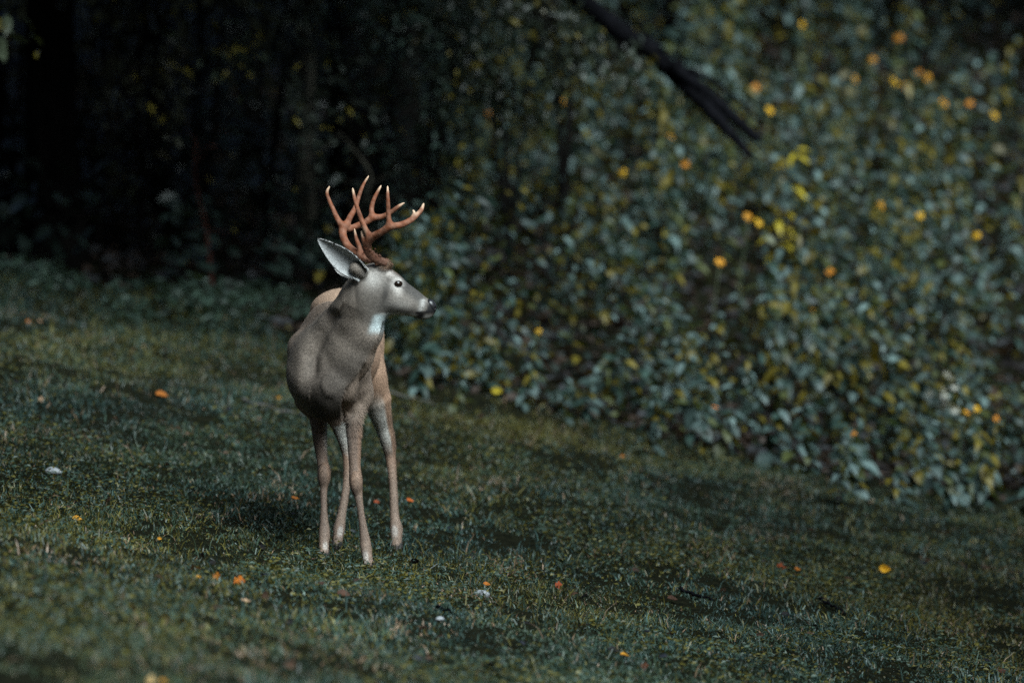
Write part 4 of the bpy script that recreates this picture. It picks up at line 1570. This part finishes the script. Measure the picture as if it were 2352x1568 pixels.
def hollow(x, d):
    """the dark gap among the plants right of the buck's head"""
    px = x/d/K+1176
    e = 45*np.sin(d*7.0)+30*np.sin(d*17.0+1)
    return (px > 985+e) & (px < 1330+e) & (d > 29.0) & (d < 33.6)


# flower heads
def blossom_mesh(seed, npet, rad, colr, cen):
    r = np.random.default_rng(seed)
    Vs, Fs, Cs, o = [], [], [], 0
    for i in range(npet):
        a = 2*math.pi*i/npet+r.normal(0, 0.15)
        d = np.array([math.cos(a), math.sin(a), r.uniform(-0.5, 0.15)])
        V, F = T_low
        m = np.array(basis(d, np.array([0, 0, 1.0])))
        Vs.append(0.006*d + rad*r.uniform(0.8, 1.1)*((V*np.array([1, 1.5, 1]))@m.T))
        Fs.append(F+o)
        o += len(V)
        Cs.append(np.broadcast_to(np.array(colr)*r.uniform(0.75, 1.2), (len(V), 3)))
    # domed centre
    n = 10
    V = [(0, 0, rad*0.28)] + [(rad*0.30*math.cos(2*math.pi*j/n), rad*0.30*math.sin(2*math.pi*j/n), rad*0.05) for j in range(n)]
    F = [(0, 1+j, 1+(j+1) % n) for j in range(n)]
    Vs.append(np.array(V))
    Fs.append(np.array(F)+o)
    Cs.append(np.broadcast_to(np.array(cen), (n+1, 3)))
    me = mesh_np('blossom', np.concatenate(Vs), np.concatenate(Fs), np.concatenate(Cs))
    me.materials.append(M_petal)
    return me


ORANGE = (0.72, 0.33, 0.02)
bl_meshes = [blossom_mesh(i, 6+i, 0.045, [ORANGE, (0.75, 0.44, 0.02), (0.62, 0.24, 0.02)][i % 3], (0.25, 0.11, 0.02)) for i in range(6)]

# nearest plants, along the foot of the bank: every leaf an object of its own
GRP_EDGE = 'leafy plants along the foot of the bank'
count = 0
edge_xy = []
ri = np.random.default_rng(77)
tries = 0
while count < 46 and tries < 3000:
    tries += 1
    px = ri.uniform(880, 2440)
    x0 = (px-1176)*K*28
    d = float(bank_edge(x0)) + ri.uniform(-0.35, 1.0)
    x0 = (px-1176)*K*d
    if any((x0-a)**2+(d-b_)**2 < 0.21**2 for a, b_ in edge_xy):
        continue
    edge_xy.append((x0, d))
    big_ = 1.05 if px > 2000 else (0.75 if 960 < px < 1340 else 1.0)
    t, _ = plant_with_leaves((x0, d, float(G(x0, d))), ri.uniform(0.16, 0.42)*big_, int(ri.integers(12, 20)), ri.uniform(0.075, 0.125)*big_, 1000+count)
    zx = 'behind and beside the buck' if px < 1200 else ('left of the dead limb tip' if px < 1600 else ('below the dead limb tip' if px < 2000 else 'at the right picture edge'))
    tag(t, 'low herb with drooping pointed leaves where lawn meets bank, ' + zx, 'plant', GRP_EDGE + ', ' + zx)
    count += 1

# plants up the bank: copies of a few kinds
protos = [plant_proto_meshes(500+i, 0.36+0.05*(i % 5), 22+2*(i % 4), 0.085, [0.06, 0.18, 0.1, 0.3, 0.12, 0.05][i % 6]) for i in range(10)]
first = {}
nb = 0
spots = []
tries = 0
while nb < 250 and tries < 20000:
    tries += 1
    d = 28.5 + 10.5*ri.random()**0.9
    half = 1176*K*d
    x0 = ri.uniform(-0.9, half*1.12)
    if x0 < -0.65 + 0.04*(d-28):
        continue
    if any((x0-a)**2+(d-b_)**2 < 0.17**2 for a, b_ in spots[-120:]):
        continue
    if 0.6*nA(x0*0.9, d*0.7)+0.8*nB(x0*0.7, d*0.45) < -0.55:
        continue
    if hollow(x0, d):
        continue
    spots.append((x0, d))
    nb += 1
for i, (x0, d) in enumerate(sorted(spots, key=lambda s: s[1])):
    k = int(ri.integers(0, len(protos)))
    t = empty('bank_plant', (x0, d, float(G(x0, d))), ri.uniform(-1.0, 1.0))
    sc = ri.uniform(0.65, 1.35)
    gq = float(0.6*nA(x0*0.9, d*0.7)+0.8*nB(x0*0.7, d*0.45))
    t.scale = (sc, sc, sc*ri.uniform(0.85, 1.25)*min(1.6, max(0.6, 1+0.4*gq)))
    if k not in first:
        first[k] = [bpy.data.objects.new('stem', protos[k][0]), bpy.data.objects.new('foliage', protos[k][1])]
        parts = first[k]
    else:
        parts = [q.copy() for q in first[k]]
    for q in parts:
        C.objects.link(q)
        q.parent = t
    zpx = x0/d/K+1176
    zy = 'foot' if d < 30.6 else ('middle' if d < 34 else 'upper part')
    zx = 'just right of the buck' if zpx < 1330 else ('below the dead limb' if zpx < 1740 else ('right of the dead limb' if zpx < 2080 else 'near the right picture edge'))
    tag(t, 'grey-green leafy plant in the %s of the bank, %s' % (zy, zx), 'plant', 'leafy plants in the %s of the bank, %s' % (zy, zx))

# flowering plants with orange-yellow heads
flowers = [
    (1287, 228, 'flowering plant with an orange-yellow head below the dead limb, left of its middle'),
    (1845, 55, 'orange-yellow flower near the top edge between the two upper trunks'),
    (2065, 84, 'largest orange-yellow flower near the top right of the bank'),
    (2002, 137, 'orange-yellow flower just left below the largest top flower'),
    (2058, 186, 'orange-yellow flower in the middle of the top right cluster'),
    (2108, 166, 'orange-yellow flower at the right of the top right cluster'),
    (1965, 180, 'orange-yellow flower at the left of the top right cluster'),
    (2286, 262, 'deep orange flower near the right edge of the upper bank'),
    (2228, 235, 'small orange flower left of the deep orange one at the right edge'),
    (2170, 236, 'small orange flower midway along the upper right bank'),
    (1770, 252, 'orange flower right above the end of the dead limb'),
    (1738, 200, 'faint orange flower above the middle of the dead limb'),
    (1545, 310, 'orange flower under the middle of the dead limb'),
    (1430, 395, 'small orange flower low on the left of the bank'),
    (1575, 375, 'orange flower left of the yellow-leaved bush'),
    (1720, 497, 'lone orange flower below the yellow-leaved bush'),
    (2240, 540, 'lone orange flower at the right of the middle bank'),
    (1905, 622, 'orange flower in the middle of the bank'),
    (1865, 712, 'bright orange flower in the lower middle of the bank'),
    (1237, 760, 'bright yellow flower right of the muzzle of the buck'),
    (1960, 994, 'deep orange flower low down near the foot of the bank'),
    (2222, 945, 'first of three small orange flowers at the lower right'),
    (2244, 938, 'upper one of three small orange flowers at the lower right'),
    (2290, 962, 'outermost of three small orange flowers at the lower right'),
    (2025, 470, 'small orange flower midway between limb end and right edge'),
    (2113, 493, 'small yellow-orange flower right of the middle of the bank'),
    (1122, 262, 'orange flower beside the right end of the dark forest'),
    (1655, 600, 'faint orange flower in the middle left of the bank'),
]
for i, (px, py, lb) in enumerate(flowers):
    h = 0.60 if py < 700 else 0.36
    p = hit(px, py, h)
    base = np.array([p[0]-0.05, p[1]+0.03, float(G(p[0]-0.05, p[1]+0.03))])
    k = int(ri.integers(0, len(protos)))
    t = empty('flowering_plant', base)
    rel = p-base
    q = np.stack([rel*np.array([u*u, u*u, u]) for u in np.linspace(0, 1, 6)])
    link('stem', tubes_mesh('stem', [tube(q, np.linspace(0.006, 0.003, 6), 5, i)]), M_stem, t)
    fo = bpy.data.objects.new('foliage', protos[k][1])
    C.objects.link(fo)
    fo.parent = t
    fo.scale = (0.7, 0.7, 0.7)
    sc = 0.60 if py < 640 else 0.40
    if i in (2, 4, 7, 0):
        sc *= 1.25
    for j in range(2 if i in (4, 5, 15) else 1):
        b = bpy.data.objects.new('blossom', bl_meshes[(i+j) % 6])
        C.objects.link(b)
        b.parent = t
        b.location = (rel[0]+[0, 0.06, -0.05][j]*(1 if py < 640 else 0.5), rel[1]+0.02*j, rel[2]+[0, -0.03, 0.035][j])
        b.rotation_euler = (R(55)+ri.uniform(-0.4, 0.4), ri.uniform(-0.4, 0.4), ri.uniform(-1, 1))
        b.scale = (sc, sc, sc)
    tag(t, lb, 'flower', 'orange-flowered plants on the bank')

# yellow-leaved bush at the end of the limb
p = hit(1778, 372, 0.62)
t, _ = plant_with_leaves((p[0], p[1], float(G(p[0], p[1]))), 0.70, 26, 0.15, 1701, 'yellow_bush', 0.75)
for ch in t.children:
    if ch.name.startswith('leaf') and ch.data in leaf_meshes[8:]:
        ch.data = bright_leaf
tag(t, 'yellowing leafy bush at the broken end of the dead limb', 'bush')
# white-flowered stalk at the right
for (px, py, nm) in ((2180, 905, 'stalk with clusters of small white blossoms at the lower right of the bank'),):
    p = hit(px, py, 0.36)
    base = np.array([p[0], p[1], float(G(p[0], p[1]))])
    t, stem = plant_with_leaves(base, 0.38, 8, 0.10, 1702, 'white_flower_stalk', 0.05)
    r = np.random.default_rng(9)
    for j in range(5):
        me = blossom_mesh(60+j, 12, 0.022, (0.36, 0.36, 0.32), (0.3, 0.28, 0.18))
        for kx in range(3):
            b = bpy.data.objects.new('blossom', me)
            C.objects.link(b)
            b.parent = t
            b.location = Vector(stem[-1]) + Vector((r.normal(0, 0.05), r.normal(0, 0.04), r.normal(-0.01, 0.05)))
            b.rotation_euler = (R(40), r.normal(0, .3), r.uniform(0, 3))
    tag(t, nm, 'flower')
# one big pale leaf plant right under the muzzle
p = hit(1010, 760, 0.18)
t, _ = plant_with_leaves((p[0], p[1], float(G(p[0], p[1]))), 0.30, 9, 0.20, 1703, 'broad_leaf_plant', 0.0)
tag(t, 'plant with large pale leaves just below the muzzle of the buck', 'plant')

# unbroken growth between and beyond the single plants
n = 82000
d = 28.2 + 22*rng.random(n)**1.1
x = rng.uniform(-1.1, 1, n)
x = np.where(x < 0, rng.uniform(-0.9, 0.3, n), rng.uniform(0.0, 1.15, n)*1176*K*d)
ok = (x > -0.75+0.045*(d-28)) & (d > bank_edge(x)+0.1)
x, d = x[ok], d[ok]
n = len(x)
gap = 0.6*nA(x*0.9, d*0.7)+0.8*nB(x*0.7, d*0.45)
hh = rng.uniform(0.02, 0.50, n)**1.0*np.clip(1.0+0.75*gap, 0.08, 2.2)*np.clip((d-bank_edge(x))/1.2, 0.3, 1)
keep = (rng.random(n) < np.clip(0.80+0.7*gap, 0.05, 1)) & ~(hollow(x, d) & (rng.random(n) < 0.9))
x, d, hh = x[keep], d[keep], hh[keep]
n = len(x)
pos = np.stack([x, d, G(x, d)+hh], -1)
kind = rng.integers(0, 3, n)
Vs, Fs, Cs, off = [], [], [], 0
for kk, (tp, l0, l1, w0, w1) in enumerate(((T_low, 0.045, 0.095, 0.9, 1.5), (T_low, 0.03, 0.06, 1.0, 1.8), (T_card, 0.018, 0.045, 1.0, 1.5))):
    q = kind == kk
    m = int(q.sum())
    V, F, k = leaf_cloud(tp, pos[q], rand_dirs(m, rng, -0.8, 0.35, (0.5, -0.3, -0.1)), up_normals(m, rng, 0.5), rng.uniform(l0, l1, m), rng.uniform(w0, w1, m))
    c = PAL[rng.integers(0, 5, m)]*rng.uniform(0.5, 1.5, m)[:, None]
    ym = rng.random(m) < 0.18
    c[ym] = YEL*rng.uniform(0.5, 1.3, ym.sum())[:, None]
    Vs.append(V)
    Fs.append(F+off)
    Cs.append(np.repeat(c, k, 0))
    off += len(V)
V, F, cc_ = np.concatenate(Vs), np.concatenate(Fs), np.concatenate(Cs)
o = link('undergrowth', mesh_np('undergrowth', V, F, cc_, True), M_under)
tag(o, 'unbroken leafy undergrowth covering the bank between the plants', 'undergrowth', kind='stuff')

# brown leaf litter on the forest floor and between the plants
n = 16000
d = rng.uniform(27.8, 40, n)
x = rng.uniform(-1.15, 1.15, n)*1176*K*d
ok = d > bank_edge(x)+0.3
x, d = x[ok], d[ok]
n = len(x)
pos = np.stack([x, d, G(x, d)+rng.uniform(0.005, 0.03, n)], -1)
V, F, k = leaf_cloud(T_card, pos, rand_dirs(n, rng, -0.3, 0.5), up_normals(n, rng, 0.5), rng.uniform(0.05, 0.11, n), 1.4)
c = np.array([[0.045, 0.030, 0.022], [0.06, 0.044, 0.036], [0.03, 0.026, 0.026], [0.05, 0.052, 0.056]])[rng.integers(0, 4, n)]*rng.uniform(0.5, 1.3, n)[:, None]
o = link('leaf_litter', mesh_np('leaf_litter', V, F, np.repeat(c, k, 0)), M_fall)
tag(o, 'brown dead leaves strewn over the forest floor', 'leaf litter', kind='stuff')

n = 2600
x, y = grass_blades(n, 15.5, 29.5, 1.0)
q = (nB(x+2, y) + 0.7*nC(x, y+4) + rng.normal(0, 0.4, n) > 0.9) & (y < bank_edge(x)-0.2)
x, y = x[q], y[q]
n = len(x)
pos = np.stack([x, y, G(x, y)+rng.uniform(0.008, 0.03, n)], -1)
V, F, k = leaf_cloud(T_low, pos, rand_dirs(n, rng, -0.2, 0.5), up_normals(n, rng, 0.8), rng.uniform(0.02, 0.055, n), rng.uniform(0.8, 1.6, n))
c = np.array([[0.05, 0.028, 0.018], [0.012, 0.011, 0.012], [0.10, 0.06, 0.04], [0.02, 0.022, 0.03]])[rng.integers(0, 4, n)]*rng.uniform(0.5, 1.3, n)[:, None]
o = link('lawn_litter', mesh_np('lawn_litter', V, F, np.repeat(c, k, 0)), M_fall)
tag(o, 'scraps of dark dead leaves trodden into the grass', 'leaf litter', kind='stuff')

# ------------------------------------------------------------------ the dead limb
A = np.array
limb_d = 30.5
org = at(1745, 345, limb_d)
dl_ = empty('dead_limb', org)
main = crom(A([at(1180, -130, 32.6), at(1335, 0, 31.9), at(1436, 84, 31.5), at(1492, 112, 31.35), at(1540, 160, 31.2), at(1615, 236, 30.9), at(1672, 300, 30.7), at(1722, 358, 30.5)]), 6)
mr_ = np.interp(np.linspace(0, 1, len(main)), [0, .3, .6, .8, 1], [.060, .058, .050, .036, .014])
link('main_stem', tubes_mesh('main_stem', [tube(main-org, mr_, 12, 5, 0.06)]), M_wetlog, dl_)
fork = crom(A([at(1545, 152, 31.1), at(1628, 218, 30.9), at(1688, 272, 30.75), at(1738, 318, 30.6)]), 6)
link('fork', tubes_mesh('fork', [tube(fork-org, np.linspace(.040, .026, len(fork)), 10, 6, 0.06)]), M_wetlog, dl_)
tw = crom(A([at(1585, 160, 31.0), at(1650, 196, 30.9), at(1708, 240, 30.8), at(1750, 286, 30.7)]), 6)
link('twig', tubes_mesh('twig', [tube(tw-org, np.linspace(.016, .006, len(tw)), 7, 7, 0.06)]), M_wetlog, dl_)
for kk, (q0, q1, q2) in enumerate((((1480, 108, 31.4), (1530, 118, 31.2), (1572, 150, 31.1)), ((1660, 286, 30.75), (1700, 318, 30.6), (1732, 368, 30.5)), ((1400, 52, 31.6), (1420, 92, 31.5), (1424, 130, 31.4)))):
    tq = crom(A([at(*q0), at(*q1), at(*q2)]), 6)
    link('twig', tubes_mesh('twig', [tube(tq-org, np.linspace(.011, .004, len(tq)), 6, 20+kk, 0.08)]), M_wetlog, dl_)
tag(dl_, 'black dead limb slanting down into the plants, forked at its lower end', 'limb')

# ------------------------------------------------------------------ fallen leaves, sticks, stones
def maple_mesh(seed, colr, lobes=5):
    r = np.random.default_rng(seed)
    n = 30
    V = [(0, 0, 0)]
    cx, cy = r.normal(0, 0.5, 2)
    curl = r.uniform(0.5, 1.1)
    for j in range(n):
        a = 2*math.pi*j/n
        rad = 0.74+0.26*math.cos(lobes*a)*(0.6+0.4*math.sin(3*a+seed))*(1 if math.cos(a) > -0.8 else 0.3)
        rad *= r.uniform(0.92, 1.08)
        x_, y_ = rad*math.cos(a), rad*math.sin(a)
        V.append((x_, y_, curl*(x_*x_*cx+y_*y_*cy+0.5*x_*y_)))
    F = [(0, 1+j, 1+(j+1) % n) for j in range(n)]
    c = np.tile(np.array(colr), (n+1, 1))*r.uniform(0.75, 1.25, (n+1, 1))
    return mesh_np('fallen_leaf', np.array(V)*0.5, np.array(F), c)


def oval_mesh(seed, colr):
    r = np.random.default_rng(seed)
    V, F = T_round
    V = V.copy()
    V[:, 0] -= 0.5
    V[:, 2] += r.uniform(0.3, 1.1)*V[:, 0]**2 + r.uniform(.4, 2.2)*V[:, 1]**2
    V[:, 1] += 0.25*V[:, 0]**2*r.uniform(-1, 1)
    c = np.tile(np.array(colr), (len(V), 1))*r.uniform(0.75, 1.25, (len(V), 1))
    return mesh_np('fallen_leaf', V, F, c)


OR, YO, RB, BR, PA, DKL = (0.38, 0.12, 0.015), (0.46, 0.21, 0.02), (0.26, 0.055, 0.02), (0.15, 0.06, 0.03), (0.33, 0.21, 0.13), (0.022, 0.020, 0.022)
fl_list = [   # px, py, size px, colour, maple?, tilt, label
    (66, 738, 16, OR, 0, 60, 'orange leaf by the forest edge at the far left of the lawn'),
    (92, 737, 12, PA, 0, 60, 'pale leaf right beside the orange one at the far left of the lawn'),
    (94, 917, 20, PA, 1, 65, 'pale orange curled leaf in the grass at the left edge'),
    (372, 906, 34, OR, 0, 35, 'long orange leaf lying in the grass left of the buck'),
    (178, 1191, 28, YO, 0, 40, 'yellow-orange leaf in the grass at the lower left'),
    (367, 1236, 13, YO, 0, 70, 'small upright orange leaf right of the yellow-orange one'),
    (497, 1322, 26, OR, 1, 70, 'orange-brown lobed leaf left of the bright orange one'),
    (548, 1333, 38, (0.48, 0.13, 0.01), 1, 75, 'bright orange lobed leaf standing in the grass below left of the buck'),
    (455, 1324, 16, YO, 0, 25, 'small yellow leaf left of the two orange lobed leaves'),
    (565, 1379, 26, PA, 0, 20, 'pale tan leaf below the bright orange lobed leaf'),
    (642, 913, 14, YO, 0, 70, 'small orange leaf in the grass beside the chest of the buck'),
    (678, 1143, 20, OR, 0, 30, 'orange leaf in the grass by the left foreleg'),
    (866, 1152, 16, RB, 0, 50, 'dark red leaf between the hind legs of the buck'),
    (942, 1148, 24, (0.45, 0.10, 0.02), 0, 35, 'red-orange leaf just right of the rear leg'),
    (1282, 1342, 24, RB, 1, 65, 'dark red leaf in the grass right of the stone'),
    (1118, 1340, 20, OR, 0, 40, 'orange leaf just above the grey stone'),
    (1545, 1374, 40, (0.10, 0.045, 0.025), 0, 35, 'large brown curled leaf right of the dark red leaf'),
    (1435, 1503, 30, YO, 0, 15, 'yellow leaf at the bottom right of the middle'),
    (1480, 1527, 36, (0.17, 0.045, 0.015), 1, 50, 'rusty brown leaf beside the yellow one at the bottom'),
    (2034, 1306, 32, (0.72, 0.36, 0.02), 0, 75, 'bright yellow curved leaf standing in the grass at the right'),
    (1645, 936, 26, (0.70, 0.22, 0.03), 0, 15, 'orange leaf resting on the plants at the foot of the bank'),
    (1430, 1047, 12, OR, 0, 50, 'tiny orange leaf in the grass below the bank'),
    (1142, 896, 30, (0.50, 0.38, 0.03), 0, 80, 'round yellow leaf at the bank edge right of the buck'),
    (345, 1560, 32, (0.5, 0.33, 0.14), 1, 60, 'pale yellow leaf at the very bottom left'),
    (376, 1564, 22, YO, 0, 30, 'golden leaf next to the pale yellow one at the bottom'),
    (1235, 1680, 30, OR, 0, 30, None),
    (1795, 1300, 30, RB, 0, 60, 'dark reddish leaf in the grass toward the right'),
    (1832, 1306, 18, OR, 0, 40, 'orange-tan leaf next to the dark reddish one'),
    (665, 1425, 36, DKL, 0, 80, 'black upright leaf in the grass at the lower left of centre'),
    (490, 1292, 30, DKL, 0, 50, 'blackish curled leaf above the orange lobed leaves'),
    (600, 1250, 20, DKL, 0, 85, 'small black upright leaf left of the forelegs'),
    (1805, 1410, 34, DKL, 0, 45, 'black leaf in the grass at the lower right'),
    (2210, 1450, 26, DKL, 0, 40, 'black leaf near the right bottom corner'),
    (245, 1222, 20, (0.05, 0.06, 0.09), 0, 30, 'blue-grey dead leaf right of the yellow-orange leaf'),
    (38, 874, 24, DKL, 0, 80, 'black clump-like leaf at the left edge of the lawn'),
    (790, 1362, 50, (0.14, 0.07, 0.045), 0, 40, 'brown shrivelled leaf in front of the forelegs'),
    (740, 1340, 30, (0.12, 0.06, 0.04), 0, 40, 'brown leaf scrap left of the shrivelled leaf'),
    (812, 1220, 30, (0.10, 0.11, 0.13), 0, 30, 'grey leaf on the ground between the legs of the buck'),
    (255, 832, 40, (0.035, 0.04, 0.07), 0, 25, 'dark bluish dead leaf in the upper left lawn'),
    (480, 845, 34, (0.035, 0.04, 0.065), 0, 25, 'dark bluish dead leaf left behind the buck'),
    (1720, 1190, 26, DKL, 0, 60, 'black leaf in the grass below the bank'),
    (1460, 1310, 34, (0.10, 0.055, 0.04), 0, 40, 'dull brown leaf left of the large curled one'),
    (1950, 1330, 34, (0.10, 0.05, 0.03), 0, 35, 'dull brown leaf at the right of the lawn'),
    (2300, 1540, 40, (0.13, 0.05, 0.03), 0, 45, 'rusty leaf in the right bottom corner'),
]
for i, (px, py, sz, cc, mp, tilt, lb) in enumerate(fl_list):
    if lb is None:
        continue
    hgt = 0.020
    if i == 20:
        hgt = 0.22
    if i == 22:
        hgt = 0.10
    p = hit(px, py, hgt)
    size = sz*K*p[1]*(0.62 if max(cc) < 0.2 else 0.85)
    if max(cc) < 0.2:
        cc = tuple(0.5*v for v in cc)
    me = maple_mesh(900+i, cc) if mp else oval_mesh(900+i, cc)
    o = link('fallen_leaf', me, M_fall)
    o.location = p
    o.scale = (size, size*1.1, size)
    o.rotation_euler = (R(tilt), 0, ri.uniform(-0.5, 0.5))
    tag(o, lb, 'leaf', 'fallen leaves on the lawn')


def stick(pts_px, rad, label, seed, h=0.02, mat=M_stick):
    P = np.array([hit(a, b_, h) for a, b_ in pts_px])
    P = crom(P, 5)
    org = P[0].copy()
    r = np.random.default_rng(seed)
    P = P + r.normal(0, rad*0.35, P.shape)
    o = link('fallen_stick', tubes_mesh('fallen_stick', [tube(P-org, np.linspace(rad, rad*0.5, len(P)), 8, seed, 0.12)]), mat)
    o.location = org
    tag(o, label, 'stick', 'dead sticks in the grass')


stick([(556, 914), (580, 926), (612, 930), (640, 943), (668, 944), (702, 954)], 0.0065, 'weathered grey stick in the grass left of the buck', 1)
stick([(893, 898), (930, 910), (975, 920), (1000, 931)], 0.0055, 'thin grey stick right behind the rear leg', 2)
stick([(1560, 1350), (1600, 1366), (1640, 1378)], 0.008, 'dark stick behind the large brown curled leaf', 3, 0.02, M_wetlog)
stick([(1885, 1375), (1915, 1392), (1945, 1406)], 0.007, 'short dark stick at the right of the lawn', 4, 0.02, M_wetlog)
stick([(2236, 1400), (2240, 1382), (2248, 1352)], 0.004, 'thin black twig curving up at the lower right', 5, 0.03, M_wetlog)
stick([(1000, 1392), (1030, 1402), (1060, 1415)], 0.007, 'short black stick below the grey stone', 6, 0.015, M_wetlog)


def stone(px, py, size, label, seed, mat=M_stone):
    r = np.random.default_rng(seed)
    p = hit(px, py, 0.012)
    n = 12
    V, F = [], []
    ph = r.uniform(0, 6, 6)
    for i in range(n+1):
        th = math.pi*i/n
        for j in range(2*n):
            a = math.pi*j/n
            k = 1+0.12*math.sin(2*a+ph[0])+0.08*math.sin(3*th+ph[1])+0.05*math.sin(5*a+ph[2]+2*th)
            V.append((size*k*math.sin(th)*math.cos(a), 0.8*size*k*math.sin(th)*math.sin(a), 0.5*size*k*math.cos(th)))
    for i in range(n):
        for j in range(2*n):
            k = (j+1) % (2*n)
            F.append((i*2*n+j, (i+1)*2*n+j, (i+1)*2*n+k, i*2*n+k))
    o = link('stone', mesh_np('stone', np.array(V), np.array(F), None, True), mat)
    o.location = p
    tag(o, label, 'stone', 'stones in the grass')


stone(1105, 1365, 0.032, 'rounded pale grey stone in the grass right of the buck', 1)
stone(120, 1082, 0.030, 'whitish stone half hidden in the grass at the left', 2)
stone(1010, 1420, 0.014, 'small pale pebble below the grey stone', 3)
